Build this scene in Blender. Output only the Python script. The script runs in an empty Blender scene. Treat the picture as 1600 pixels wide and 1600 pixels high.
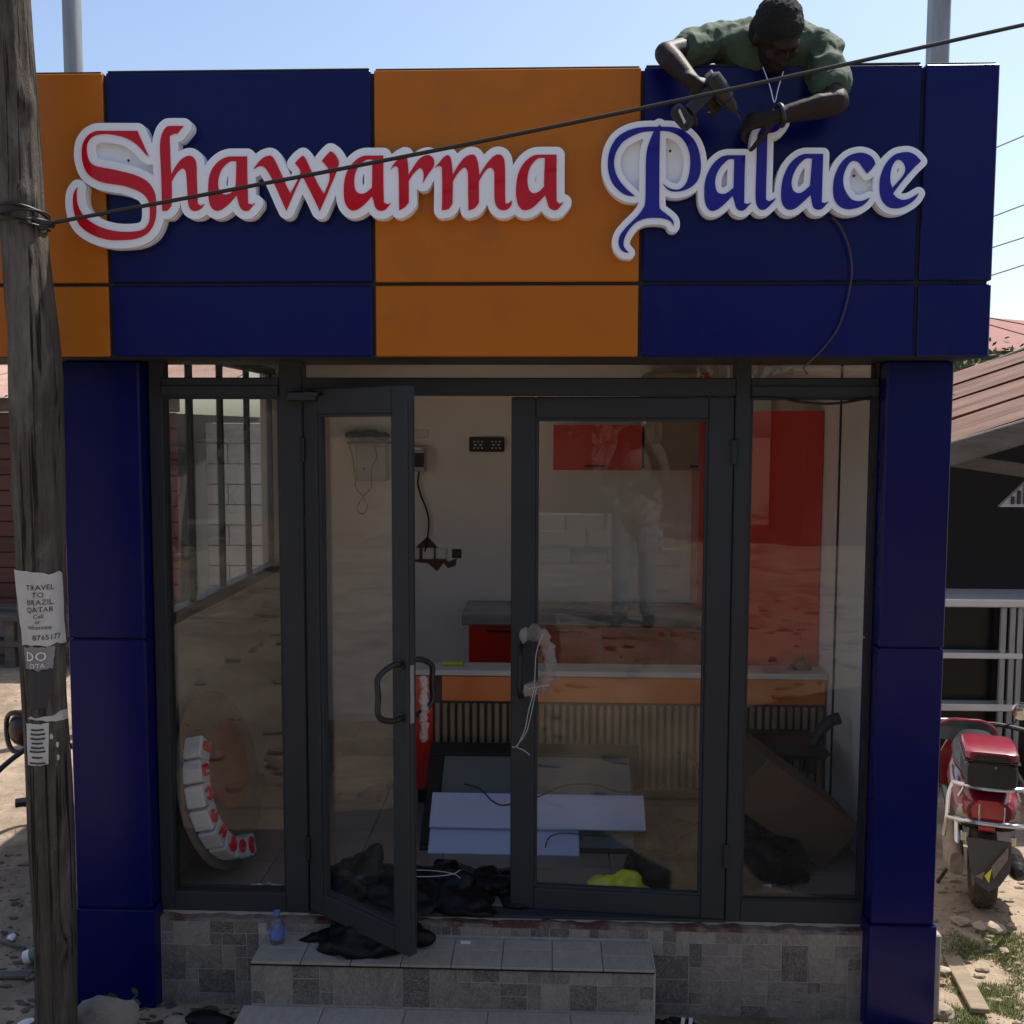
import bpy, bmesh, math, random
import numpy as np
from mathutils import Vector, Matrix, noise
from mathutils.geometry import tessellate_polygon
random.seed(7)
PI = math.pi
SC = bpy.context.scene
COL = SC.collection

# ---------------------------------------------------------------- camera
EYE = Vector((0.0, -4.1, 2.29))
FOC = 1600.0                                   # focal length in pixels of the 1600 px wide photograph
ROT = (Matrix.Rotation(math.radians(2.2), 3, 'Z') @ Matrix.Rotation(PI/2 - math.radians(4.55), 3, 'X')
       @ Matrix.Rotation(math.radians(0.16), 3, 'Z'))
cam = bpy.data.cameras.new('camera')
cam.sensor_width = 36.0; cam.lens = 36.0; cam.clip_start = 0.02; cam.clip_end = 2000
camo = bpy.data.objects.new('camera', cam)
camo.matrix_world = Matrix.Translation(EYE) @ ROT.to_4x4()
COL.objects.link(camo); SC.camera = camo

# ---------------------------------------------------------------- sky, sun, exposure
TO_SUN = Vector((0.42, 0.35, 1.0)).normalized()
w = bpy.data.worlds.new('World'); SC.world = w; w.use_nodes = True
nt = w.node_tree; nt.nodes.clear()
sky = nt.nodes.new('ShaderNodeTexSky'); sky.sky_type = 'NISHITA'; sky.sun_disc = False
sky.sun_elevation = math.asin(TO_SUN.z)
sky.sun_rotation = math.atan2(TO_SUN.x, TO_SUN.y)
sky.air_density = 1.0; sky.dust_density = 2.1; sky.ozone_density = 1.5
bg = nt.nodes.new('ShaderNodeBackground'); bg.inputs[1].default_value = 0.114
wo = nt.nodes.new('ShaderNodeOutputWorld')
nt.links.new(sky.outputs[0], bg.inputs[0]); nt.links.new(bg.outputs[0], wo.inputs[0])
sun = bpy.data.lights.new('sun', 'SUN'); sun.energy = 4.2; sun.angle = math.radians(0.53); sun.color = (1.0, 0.955, 0.87)
suno = bpy.data.objects.new('sun', sun); COL.objects.link(suno)
suno.rotation_euler = TO_SUN.to_track_quat('Z', 'Y').to_euler(); suno.location = (6, 5, 14)
SC.view_settings.view_transform = 'Standard'; SC.view_settings.look = 'None'
SC.view_settings.exposure = 0.82; SC.view_settings.gamma = 1.0; SC.view_settings.use_curve_mapping = False
SC.cycles.transparent_max_bounces = 24; SC.cycles.max_bounces = 12; SC.cycles.diffuse_bounces = 7
SC.cycles.use_denoising = True

# ---------------------------------------------------------------- measuring: photograph pixel -> point at a known place
def ray(px, py): return ROT @ Vector(((px-800)/FOC, -(py-800)/FOC, -1.0))
def P(px, py, Y): d = ray(px, py); return EYE + d*((Y-EYE.y)/d.y)
def PZ(px, py, Z): d = ray(px, py); return EYE + d*((Z-EYE.z)/d.z)
def PX(px, py, X): d = ray(px, py); return EYE + d*((X-EYE.x)/d.x)

# ---------------------------------------------------------------- materials
def new_mat(name):
    m = bpy.data.materials.new(name); m.use_nodes = True
    n = m.node_tree.nodes; l = m.node_tree.links
    return m, n, l, n['Principled BSDF']
def mat(name, col, rough=0.55, metal=0.0, var=0.12, scale=6.0, bump=0.0, bscale=60.0, spec=0.5, stretch=(1,1,1),
        col2=None, mixlo=0.42, mixhi=0.62, rvar=0.0, rnd=0.0, coat=0.0, mscale=None):
    m, n, l, b = new_mat(name)
    tc = n.new('ShaderNodeTexCoord'); mp = n.new('ShaderNodeMapping')
    mp.inputs['Scale'].default_value = stretch
    l.new(tc.outputs['Object'], mp.inputs[0])
    vec = mp.outputs[0]
    oi = n.new('ShaderNodeObjectInfo')
    ad = n.new('ShaderNodeVectorMath'); ad.operation = 'ADD'
    sc_ = n.new('ShaderNodeVectorMath'); sc_.operation = 'SCALE'; sc_.inputs[0].default_value = (37., 19., 53.)
    l.new(oi.outputs['Random'], sc_.inputs['Scale']); l.new(vec, ad.inputs[0]); l.new(sc_.outputs[0], ad.inputs[1])
    vec = ad.outputs[0]
    nz = n.new('ShaderNodeTexNoise'); nz.inputs['Scale'].default_value = scale; nz.inputs['Detail'].default_value = 6
    nz.inputs['Roughness'].default_value = 0.6
    l.new(vec, nz.inputs['Vector'])
    rp = n.new('ShaderNodeValToRGB')
    c = col
    rp.color_ramp.elements[0].position = 0.25; rp.color_ramp.elements[1].position = 0.75
    rp.color_ramp.elements[0].color = [x*(1-var) for x in c]+[1]
    rp.color_ramp.elements[1].color = [min(1, x*(1+var)) for x in c]+[1]
    l.new(nz.outputs['Fac'], rp.inputs[0])
    out = rp.outputs[0]
    if col2:
        n2 = n.new('ShaderNodeTexNoise'); n2.inputs['Scale'].default_value = mscale or scale*0.45; n2.inputs['Detail'].default_value = 8
        n2.inputs['Roughness'].default_value = 0.65
        l.new(vec, n2.inputs['Vector'])
        r2 = n.new('ShaderNodeMapRange'); r2.inputs[1].default_value = mixlo; r2.inputs[2].default_value = mixhi
        l.new(n2.outputs['Fac'], r2.inputs[0])
        mx = n.new('ShaderNodeMix'); mx.data_type = 'RGBA'
        l.new(r2.outputs[0], mx.inputs[0]); l.new(out, mx.inputs[6]); mx.inputs[7].default_value = list(col2)+[1]
        out = mx.outputs[2]
    if rnd:
        hs = n.new('ShaderNodeHueSaturation')
        mr = n.new('ShaderNodeMapRange'); mr.inputs[3].default_value = 1-rnd; mr.inputs[4].default_value = 1+rnd
        l.new(oi.outputs['Random'], mr.inputs[0]); l.new(mr.outputs[0], hs.inputs['Value']); l.new(out, hs.inputs['Color'])
        out = hs.outputs[0]
    l.new(out, b.inputs['Base Color'])
    b.inputs['Roughness'].default_value = rough; b.inputs['Metallic'].default_value = metal
    b.inputs['Specular IOR Level'].default_value = spec; b.inputs['Coat Weight'].default_value = coat
    b.inputs['Coat Roughness'].default_value = 0.08
    if rvar:
        mr = n.new('ShaderNodeMapRange'); mr.inputs[3].default_value = max(0.02, rough-rvar); mr.inputs[4].default_value = min(1, rough+rvar)
        l.new(nz.outputs['Fac'], mr.inputs[0]); l.new(mr.outputs[0], b.inputs['Roughness'])
    if bump:
        n3 = n.new('ShaderNodeTexNoise'); n3.inputs['Scale'].default_value = bscale; n3.inputs['Detail'].default_value = 8
        n3.inputs['Roughness'].default_value = 0.65
        l.new(vec, n3.inputs['Vector'])
        bp = n.new('ShaderNodeBump'); bp.inputs['Strength'].default_value = bump; bp.inputs['Distance'].default_value = 0.02
        l.new(n3.outputs['Fac'], bp.inputs['Height']); l.new(bp.outputs[0], b.inputs['Normal'])
    return m
def glass_mat(name, tint=(0.965, 0.975, 0.97), dust=0.004):
    m, n, l, b = new_mat(name); n.remove(b)
    tr = n.new('ShaderNodeBsdfTransparent'); tr.inputs[0].default_value = list(tint)+[1]
    gl = n.new('ShaderNodeBsdfGlossy'); gl.inputs['Roughness'].default_value = 0.0; gl.inputs[0].default_value = (1, 1, 1, 1)
    lw = n.new('ShaderNodeLayerWeight'); lw.inputs[0].default_value = 0.5
    pw = n.new('ShaderNodeMath'); pw.operation = 'POWER'; pw.inputs[1].default_value = 5
    l.new(lw.outputs['Facing'], pw.inputs[0])
    mr = n.new('ShaderNodeMapRange'); mr.inputs[3].default_value = 0.021; mr.inputs[4].default_value = 0.9
    l.new(pw.outputs[0], mr.inputs[0])
    mx = n.new('ShaderNodeMixShader'); l.new(mr.outputs[0], mx.inputs[0]); l.new(tr.outputs[0], mx.inputs[1]); l.new(gl.outputs[0], mx.inputs[2])
    df = n.new('ShaderNodeBsdfDiffuse'); df.inputs[0].default_value = (0.55, 0.5, 0.45, 1)
    tc = n.new('ShaderNodeTexCoord'); mp = n.new('ShaderNodeMapping'); mp.inputs['Scale'].default_value = (9, 9, 1.5)
    l.new(tc.outputs['Object'], mp.inputs[0])
    nz = n.new('ShaderNodeTexNoise'); nz.inputs['Scale'].default_value = 1.4; nz.inputs['Detail'].default_value = 9; l.new(mp.outputs[0], nz.inputs['Vector'])
    m2 = n.new('ShaderNodeMapRange'); m2.inputs[1].default_value = 0.35; m2.inputs[2].default_value = 0.8; m2.inputs[3].default_value = dust*0.3; m2.inputs[4].default_value = dust*2
    l.new(nz.outputs['Fac'], m2.inputs[0])
    mx2 = n.new('ShaderNodeMixShader'); l.new(m2.outputs[0], mx2.inputs[0]); l.new(mx.outputs[0], mx2.inputs[1]); l.new(df.outputs[0], mx2.inputs[2])
    l.new(mx2.outputs[0], n['Material Output'].inputs[0])
    return m
def pole_mat(name):
    """split, greyed timber: fine dark checks running with the grain, pale worn patches"""
    m, n, l, b = new_mat(name)
    tc = n.new('ShaderNodeTexCoord')
    def nz(st, sc, det=8, ro=.65):
        mp = n.new('ShaderNodeMapping'); mp.inputs['Scale'].default_value = st; l.new(tc.outputs['Object'], mp.inputs[0])
        t = n.new('ShaderNodeTexNoise'); t.inputs['Scale'].default_value = sc; t.inputs['Detail'].default_value = det; t.inputs['Roughness'].default_value = ro
        t.inputs['Distortion'].default_value = .4; l.new(mp.outputs[0], t.inputs['Vector']); return t.outputs['Fac']
    def rng(v, a, b2, c=0., d=1.):
        r = n.new('ShaderNodeMapRange'); r.inputs[1].default_value = a; r.inputs[2].default_value = b2; r.inputs[3].default_value = c; r.inputs[4].default_value = d; l.new(v, r.inputs[0]); return r.outputs[0]
    def mix(f, a, b2):
        x = n.new('ShaderNodeMix'); x.data_type = 'RGBA'; l.new(f, x.inputs[0])
        for k, v in ((6, a), (7, b2)):
            if isinstance(v, tuple): x.inputs[k].default_value = list(v)+[1]
            else: l.new(v, x.inputs[k])
        return x.outputs[2]
    grain = nz((10, 10, .55), 5.0); patch = nz((2.2, 2.2, .6), 3.2); crack = nz((16, 16, .42), 3.0, 6, .6); chips = nz((6, 6, 2.2), 6.0)
    col = mix(rng(grain, .3, .7), (.042, .034, .027), (.108, .090, .073))
    col = mix(rng(patch, .50, .66, 0, .75), col, (.18, .162, .142))
    col = mix(rng(chips, .62, .68, 0, .6), col, (.115, .078, .048))
    ck = rng(crack, .36, .43, 1., 0.)
    col = mix(ck, col, (.018, .014, .011))
    l.new(col, b.inputs['Base Color']); b.inputs['Roughness'].default_value = .92; b.inputs['Specular IOR Level'].default_value = .2
    h = n.new('ShaderNodeMath'); h.operation = 'SUBTRACT'; l.new(rng(grain, 0, 1, 0, .7), h.inputs[0]); l.new(ck, h.inputs[1])
    h2 = n.new('ShaderNodeMath'); h2.operation = 'ADD'; l.new(h.outputs[0], h2.inputs[0]); l.new(rng(chips, .3, .7, 0, .5), h2.inputs[1])
    bp = n.new('ShaderNodeBump'); bp.inputs['Strength'].default_value = 1.; bp.inputs['Distance'].default_value = .012; l.new(h2.outputs[0], bp.inputs['Height']); l.new(bp.outputs[0], b.inputs['Normal'])
    return m
def stone_mat(name, dark, light, rnd, vein):
    """riven stone: each piece its own shade and grain direction, crisp veins, dusty bloom"""
    m, n, l, b = new_mat(name)
    tc = n.new('ShaderNodeTexCoord'); oi = n.new('ShaderNodeObjectInfo')
    rot = n.new('ShaderNodeVectorRotate'); rot.rotation_type = 'Y_AXIS'
    an = n.new('ShaderNodeMath'); an.operation = 'MULTIPLY'; an.inputs[1].default_value = 12.; l.new(oi.outputs['Random'], an.inputs[0])
    l.new(tc.outputs['Object'], rot.inputs['Vector']); l.new(an.outputs[0], rot.inputs['Angle'])
    def nz(st, sc, dist=0., det=9, ro=.6):
        mp = n.new('ShaderNodeMapping'); mp.inputs['Scale'].default_value = st; l.new(rot.outputs[0], mp.inputs[0])
        t = n.new('ShaderNodeTexNoise'); t.inputs['Scale'].default_value = sc; t.inputs['Detail'].default_value = det; t.inputs['Roughness'].default_value = ro; t.inputs['Distortion'].default_value = dist
        l.new(mp.outputs[0], t.inputs['Vector']); return t.outputs['Fac']
    def rng(v, a, b2, c=0., d=1.):
        r = n.new('ShaderNodeMapRange'); r.inputs[1].default_value = a; r.inputs[2].default_value = b2; r.inputs[3].default_value = c; r.inputs[4].default_value = d; l.new(v, r.inputs[0]); return r.outputs[0]
    def mix(f, a, b2):
        x = n.new('ShaderNodeMix'); x.data_type = 'RGBA'; l.new(f, x.inputs[0])
        for k, v in ((6, a), (7, b2)):
            if isinstance(v, tuple): x.inputs[k].default_value = list(v)+[1]
            else: l.new(v, x.inputs[k])
        return x.outputs[2]
    g1 = nz((1, 1, 3.2), 16, .8); g2 = nz((1, 1, 1.6), 38, 1.5); g3 = nz((1, 1, 1), 6)
    h = n.new('ShaderNodeMath'); h.operation = 'ADD'; l.new(rng(g1, .25, .75, 0, .6), h.inputs[0]); l.new(rng(oi.outputs['Random'], 0, 1, -rnd*.5, rnd*.6), h.inputs[1])
    col = mix(h.outputs[0], dark, light)
    v = n.new('ShaderNodeMath'); v.operation = 'ABSOLUTE'; s2 = n.new('ShaderNodeMath'); s2.operation = 'SUBTRACT'; s2.inputs[1].default_value = .5; l.new(g2, s2.inputs[0]); l.new(s2.outputs[0], v.inputs[0])
    vn = rng(v.outputs[0], 0, .022, .75*vein, 0.)
    col = mix(vn, col, tuple(min(1, c*1.45) for c in light))
    col = mix(rng(g3, .52, .75, 0, .45), col, (.27, .235, .20))
    l.new(col, b.inputs['Base Color']); b.inputs['Roughness'].default_value = .6; b.inputs['Specular IOR Level'].default_value = .15
    bp = n.new('ShaderNodeBump'); bp.inputs['Strength'].default_value = .5*vein; bp.inputs['Distance'].default_value = .004; l.new(g1, bp.inputs['Height']); l.new(bp.outputs[0], b.inputs['Normal'])
    return m
def displace(me, fn):
    """move every vertex along its normal by fn(position)"""
    n = len(me.vertices); co = np.empty(n*3); no = np.empty(n*3)
    me.vertices.foreach_get('co', co); me.vertices.foreach_get('normal', no)
    co = co.reshape(-1, 3); no = no.reshape(-1, 3)
    d = np.array([fn(Vector(p)) for p in co]); co += no*d[:, None]
    me.vertices.foreach_set('co', co.ravel()); me.update(); return me
M = {}
M['blue'] = mat('blue_panel', (0.0022, 0.0038, 0.076), 0.30, var=0.05, scale=1.5, spec=0.2, rvar=0.10, rnd=0.10, col2=(0.010, 0.013, 0.062), mixlo=.52, mixhi=.95, mscale=3.5, bump=.13, bscale=1.8)
M['orange'] = mat('orange_panel', (0.42, 0.122, 0.007), 0.36, var=0.05, scale=1.5, spec=0.2, rvar=0.10, rnd=0.05, col2=(0.27, 0.085, 0.018), mixlo=.52, mixhi=.95, mscale=3.5, bump=.13, bscale=1.8)
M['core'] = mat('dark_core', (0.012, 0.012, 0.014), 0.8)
M['alu'] = mat('grey_aluminium', (0.032, 0.035, 0.039), 0.5, var=0.08, scale=4, spec=0.16, rvar=0.08)
M['gasket'] = mat('black_gasket', (0.008, 0.008, 0.009), 0.6)
M['glass'] = glass_mat('window_glass')
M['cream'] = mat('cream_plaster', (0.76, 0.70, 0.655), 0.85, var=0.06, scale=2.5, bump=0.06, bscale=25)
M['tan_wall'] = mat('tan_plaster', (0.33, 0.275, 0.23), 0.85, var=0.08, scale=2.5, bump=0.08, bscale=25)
M['ceil'] = mat('ceiling_board', (0.74, 0.69, 0.64), 0.85, var=0.05)
M['outwall'] = mat('cement_render', (0.32, 0.29, 0.25), 0.9, var=0.15, bump=0.25, bscale=30)
M['floor_tile'] = mat('floor_tile', (0.19, 0.155, 0.13), 0.35, var=0.2, scale=4, col2=(0.26, 0.20, 0.16), rvar=0.15)
M['tile'] = stone_mat('slate_tile', (.10, .088, .078), (.30, .262, .225), .75, 1.0)
M['tread'] = stone_mat('tread_tile', (.25, .215, .175), (.40, .345, .285), .3, .5)
M['grout'] = mat('pale_grout', (0.37, 0.335, 0.30), 0.9, var=0.2, scale=30, bump=0.2)
M['mortar'] = mat('mortar', (0.19, 0.14, 0.115), 0.95, var=0.35, scale=18, bump=0.6, bscale=40, col2=(0.10, 0.035, 0.025), mixlo=0.5, mixhi=0.6)
M['white'] = mat('white_acrylic', (0.80, 0.82, 0.85), 0.3, var=0.03, spec=0.25)
M['red'] = mat('red_acrylic', (0.52, 0.006, 0.016), 0.12, var=0.05, scale=2, spec=0.2)
M['royal'] = mat('blue_acrylic', (0.016, 0.012, 0.23), 0.12, var=0.05, scale=2, spec=0.2)
M['wire'] = mat('cable_black', (0.012, 0.011, 0.011), 0.5, spec=0.4)
M['redwire'] = mat('cable_brown', (0.045, 0.016, 0.016), 0.5)
M['steel'] = mat('galvanised_steel', (0.23, 0.24, 0.25), 0.5, metal=0.35, var=0.25, scale=5, stretch=(3, 3, 0.5), bump=0.05)
M['white_paint'] = mat('white_paint', (0.72, 0.71, 0.69), 0.5, var=0.06)
M['black'] = mat('black_plastic', (0.007, 0.007, 0.008), 0.45, var=0.2)
M['chrome'] = mat('chrome', (0.50, 0.49, 0.48), 0.2, metal=1.0, var=0.1)
M['skin'] = mat('dark_skin', (0.024, 0.0135, 0.0105), 0.55, var=0.3, scale=14, bump=0.12, bscale=120, spec=0.2)
M['hair'] = mat('black_hair', (0.006, 0.0055, 0.0055), 0.9, var=0.3, scale=80, bump=0.9, bscale=160)

# ---------------------------------------------------------------- geometry helpers
class MB:
    def __init__(s): s.v = []; s.f = []; s.sm = []
    def add(s, vs, fs, smooth=False):
        o = len(s.v); s.v += [tuple(v) for v in vs]; s.f += [tuple(i+o for i in f) for f in fs]; s.sm += [smooth]*len(fs); return s
    def box(s, x0, x1, y0, y1, z0, z1, c=0.0, T=None):
        if x1 < x0: x0, x1 = x1, x0
        if y1 < y0: y0, y1 = y1, y0
        if z1 < z0: z0, z1 = z1, z0
        if c <= 0:
            vs = [Vector(p) for p in ((x0,y0,z0),(x1,y0,z0),(x1,y1,z0),(x0,y1,z0),(x0,y0,z1),(x1,y0,z1),(x1,y1,z1),(x0,y1,z1))]
            fs = [(0,3,2,1),(4,5,6,7),(0,1,5,4),(1,2,6,5),(2,3,7,6),(3,0,4,7)]
        else:
            c = min(c, (x1-x0)*.45, (y1-y0)*.45, (z1-z0)*.45)
            vs = []; idx = {}
            X = (x0, x1); Y = (y0, y1); Z = (z0, z1)
            for i in (0,1):
                for j in (0,1):
                    for k in (0,1):
                        sx, sy, sz = (1 if i == 0 else -1), (1 if j == 0 else -1), (1 if k == 0 else -1)
                        for ax, p in enumerate(((X[i], Y[j]+sy*c, Z[k]+sz*c), (X[i]+sx*c, Y[j], Z[k]+sz*c), (X[i]+sx*c, Y[j]+sy*c, Z[k]))):
                            idx[i,j,k,ax] = len(vs); vs.append(Vector(p))
            fs = []
            def q(*a): fs.append(tuple(idx[t] for t in a))
            for i in (0,1):
                r = [(i,0,0,0),(i,1,0,0),(i,1,1,0),(i,0,1,0)]; q(*(r[::-1] if i == 0 else r))
                r = [(0,i,0,1),(1,i,0,1),(1,i,1,1),(0,i,1,1)]; q(*(r if i == 0 else r[::-1]))
                r = [(0,0,i,2),(1,0,i,2),(1,1,i,2),(0,1,i,2)]; q(*(r[::-1] if i == 0 else r))
            for a in (0,1):
                for b_ in (0,1):
                    q((a,b_,0,0),(a,b_,1,0),(a,b_,1,1),(a,b_,0,1))
                    q((a,0,b_,0),(a,1,b_,0),(a,1,b_,2),(a,0,b_,2))
                    q((0,a,b_,1),(1,a,b_,1),(1,a,b_,2),(0,a,b_,2))
                    for k in (0,1): pass
            for i in (0,1):
                for j in (0,1):
                    for k in (0,1): q((i,j,k,0),(i,j,k,1),(i,j,k,2))
        if T is not None: vs = [T @ v for v in vs]
        return s.add(vs, fs)
    def beam(s, a, b, wd, ht, c=0.0, up=Vector((0,0,1))):
        a = Vector(a); b = Vector(b); d = b-a; L = d.length; z = d.normalized()
        x = z.cross(up)
        if x.length < 1e-4: x = z.cross(Vector((1,0,0)))
        x.normalize(); y = z.cross(x)
        T = Matrix((x, y, z)).transposed().to_4x4(); T.translation = a
        return s.box(-wd/2, wd/2, -ht/2, ht/2, 0, L, c, T)
    def tube(s, pts, r, n=8, cap=True, smooth=True, closed=False):
        pts = [Vector(p) for p in pts]; m = len(pts)
        rs = r if isinstance(r, (list, tuple)) else [r]*m
        prev = None; vs = []
        for i in range(m):
            if closed: t = pts[(i+1) % m]-pts[i-1]
            else: t = pts[min(i+1, m-1)]-pts[max(i-1, 0)]
            if t.length < 1e-9: t = Vector((0,0,1))
            t.normalize()
            if prev is None:
                x = t.cross(Vector((0,0,1)))
                if x.length < 0.1: x = t.cross(Vector((1,0,0)))
            else: x = prev - t*prev.dot(t)
            x.normalize(); prev = x; y = t.cross(x)
            for k in range(n):
                a = 2*PI*k/n; vs.append(pts[i]+(x*math.cos(a)+y*math.sin(a))*rs[i])
        fs = []
        for i in range(m if closed else m-1):
            i2 = (i+1) % m
            for k in range(n): fs.append((i*n+k, i*n+(k+1) % n, i2*n+(k+1) % n, i2*n+k))
        s.add(vs, fs, smooth)
        if cap and not closed:
            s.add(vs[:n], [tuple(range(n))[::-1]]); s.add(vs[-n:], [tuple(range(n))])
        return s
    def lathe(s, prof, origin=(0,0,0), axis=(0,0,1), n=20, smooth=True):
        ax = Vector(axis).normalized(); o = Vector(origin)
        x = ax.cross(Vector((0,0,1)))
        if x.length < 0.1: x = ax.cross(Vector((1,0,0)))
        x.normalize(); y = ax.cross(x); vs = []; fs = []
        for (r, h) in prof:
            for k in range(n):
                a = 2*PI*k/n; vs.append(o+ax*h+(x*math.cos(a)+y*math.sin(a))*max(r, 1e-4))
        m = len(prof)
        for i in range(m-1):
            for k in range(n): fs.append((i*n+k, i*n+(k+1) % n, (i+1)*n+(k+1) % n, (i+1)*n+k))
        s.add(vs, fs, smooth)
        s.add(vs[:n], [tuple(range(n))[::-1]]); s.add(vs[-n:], [tuple(range(n))])
        return s
    def prism(s, loops, y0, y1, f=lambda u, v, y: (u, y, v)):
        """loops: outer + holes as lists of (u,v); a plate from y0 (front) to y1 (back)"""
        L = [[Vector((p[0], p[1], 0)) for p in lp] for lp in loops]
        tris = tessellate_polygon(L)
        flat = [p for lp in L for p in lp]; n = len(flat)
        s.add([f(p.x, p.y, y0) for p in flat], [tuple(t) for t in tris])
        s.add([f(p.x, p.y, y1) for p in flat], [tuple(t)[::-1] for t in tris])
        for lp in L:
            m = len(lp)
            vs = [f(p.x, p.y, y0) for p in lp]+[f(p.x, p.y, y1) for p in lp]
            s.add(vs, [(i, (i+1) % m, m+(i+1) % m, m+i) for i in range(m)])
        return s
    def ell(s, c, r, n=12, m=8, T=None):
        vs = []; fs = []
        for i in range(m+1):
            th = PI*i/m
            for k in range(n):
                a = 2*PI*k/n
                v = Vector((r[0]*math.sin(th)*math.cos(a), r[1]*math.sin(th)*math.sin(a), r[2]*math.cos(th)))
                if T is not None: v = T @ v
                vs.append(Vector(c)+v)
        for i in range(m):
            for k in range(n): fs.append((i*n+k, (i+1)*n+k, (i+1)*n+(k+1) % n, i*n+(k+1) % n))
        return s.add(vs, fs, True)
    def build(s, name, material, parent=None, local=False, normals=True):
        off = Vector((0,0,0))
        if parent is not None and not local:
            p = parent
            while p is not None: off = off + p.location; p = p.parent
        me = bpy.data.meshes.new(name)
        me.from_pydata([Vector(v)-off for v in s.v], [], s.f); me.validate(); me.update()
        if normals:
            bm = bmesh.new(); bm.from_mesh(me); bmesh.ops.remove_doubles(bm, verts=bm.verts, dist=1e-5)
            bmesh.ops.recalc_face_normals(bm, faces=bm.faces); bm.to_mesh(me); bm.free()
        for pl in me.polygons: pl.use_smooth = False
        if any(s.sm):
            for pl in me.polygons: pl.use_smooth = True
            try: me.set_sharp_from_angle(angle=math.radians(38))
            except Exception: pass
        mats = material if isinstance(material, (list, tuple)) else [material]
        for mm in mats: me.materials.append(mm)
        o = bpy.data.objects.new(name, me); COL.objects.link(o)
        if parent is not None: o.parent = parent
        return o
def obj_from_mesh(name, me, material, parent=None):
    o = bpy.data.objects.new(name, me); COL.objects.link(o)
    if material is not None and not me.materials: me.materials.append(material)
    if parent is not None: o.parent = parent
    return o
def tag(o, label=None, cat=None, group=None, kind=None):
    if label: o['label'] = label
    if cat: o['category'] = cat
    if group: o['group'] = group
    if kind: o['kind'] = kind
    return o
def thing(name, loc, label, cat, group=None, rz=0.0):
    o = bpy.data.objects.new(name, None); COL.objects.link(o)
    o.location = loc; o.rotation_euler = (0, 0, rz); o.empty_display_size = 0.1
    return tag(o, label, cat, group)
def spline(pts, n=6, closed=False):
    P_ = [Vector(p) for p in pts]; out = []; m = len(P_)
    rng = range(m) if closed else range(m-1)
    for i in rng:
        p1, p2 = P_[i], P_[(i+1) % m]
        p0 = P_[i-1] if (i > 0 or closed) else p1; p3 = P_[(i+2) % m] if (i+2 < m or closed) else p2
        for k in range(n):
            t = k/n
            out.append(0.5*((2*p1)+(p2-p0)*t+(2*p0-5*p1+4*p2-p3)*t*t+(3*p1-p0-3*p2+p3)*t**3))
    if not closed: out.append(P_[-1])
    return out
def text_mesh(body, size, align='CENTER'):
    cu = bpy.data.curves.new('t', 'FONT'); cu.body = body; cu.size = size; cu.align_x = align; cu.resolution_u = 2
    o = bpy.data.objects.new('t', cu); COL.objects.link(o)
    bpy.context.view_layer.update()
    me = bpy.data.meshes.new_from_object(o.evaluated_get(bpy.context.evaluated_depsgraph_get()))
    bpy.data.objects.remove(o); bpy.data.curves.remove(cu)
    return me
def remesh(mb, voxel, smooth_it=4, fac=0.5):
    me = bpy.data.meshes.new('tmp'); me.from_pydata([Vector(v) for v in mb.v], [], mb.f); me.update()
    o = bpy.data.objects.new('tmp', me); COL.objects.link(o)
    r = o.modifiers.new('r', 'REMESH'); r.mode = 'VOXEL'; r.voxel_size = voxel; r.use_smooth_shade = True
    if smooth_it:
        s_ = o.modifiers.new('s', 'SMOOTH'); s_.factor = fac; s_.iterations = smooth_it
    bpy.context.view_layer.update()
    out = bpy.data.meshes.new_from_object(o.evaluated_get(bpy.context.evaluated_depsgraph_get()))
    bpy.data.objects.remove(o); bpy.data.meshes.remove(me)
    for pl in out.polygons: pl.use_smooth = True
    return out
def ashlar(w_, h_, u, rng, sizes=((2,2),(3,2),(2,1),(1,1),(1,2),(2,3),(3,3))):
    """rectangles of mixed sizes that fill w_ x h_ on a grid of about u"""
    nx, nz = max(1, round(w_/u)), max(1, round(h_/u)); ux, uz = w_/nx, h_/nz
    used = [[False]*nz for _ in range(nx)]; out = []
    for k in range(nz):
        for i in range(nx):
            if used[i][k]: continue
            opts = list(sizes); rng.shuffle(opts); opts.append((1,1))
            for (a, b) in opts:
                if i+a <= nx and k+b <= nz and all(not used[i+p][k+q] for p in range(a) for q in range(b)):
                    for p in range(a):
                        for q in range(b): used[i+p][k+q] = True
                    out.append((i*ux, (i+a)*ux, k*uz, (k+b)*uz)); break
    return out
# ---------------------------------------------------------------- ground
def sm(a, b, x): t = max(0., min(1., (x-a)/(b-a))); return t*t*(3-2*t)
def gz(x, y, rough=True):
    z = 0.715*sm(-0.85, -3.9, y) if y < -0.85 else 0.0
    z -= 0.075*(1-sm(.15, .65, y))
    if rough:
        amp = 0.018 if not (-1.95 < x < 1.55 and -0.1 < y < 2.95) else 0.0
        z += amp*noise.noise(Vector((x*1.3, y*1.3, 0.3)))+0.5*amp*noise.noise(Vector((x*5, y*5, 1.7)))+0.25*amp*noise.noise(Vector((x*13, y*13, 4.1)))
        if amp: z -= 0.004
        else: z -= 0.02
    return z
def axis_vals(lo, hi, a, b, step):
    v = list(np.arange(a, b+1e-6, step)); d = step
    x = a
    while x > lo: d *= 1.25; x -= d; v.insert(0, max(x, lo))
    d = step; x = b
    while x < hi: d *= 1.25; x += d; v.append(min(x, hi))
    return v
gx = axis_vals(-250, 250, -4.6, 3.6, 0.055); gy = axis_vals(-250, 400, -1.6, 3.0, 0.055)
mb = MB(); nx_ = len(gx)
mb.v = [(x, y, gz(x, y)) for y in gy for x in gx]
mb.f = [(j*nx_+i, j*nx_+i+1, (j+1)*nx_+i+1, (j+1)*nx_+i) for j in range(len(gy)-1) for i in range(nx_-1)]
mb.sm = [True]*len(mb.f)
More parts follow.
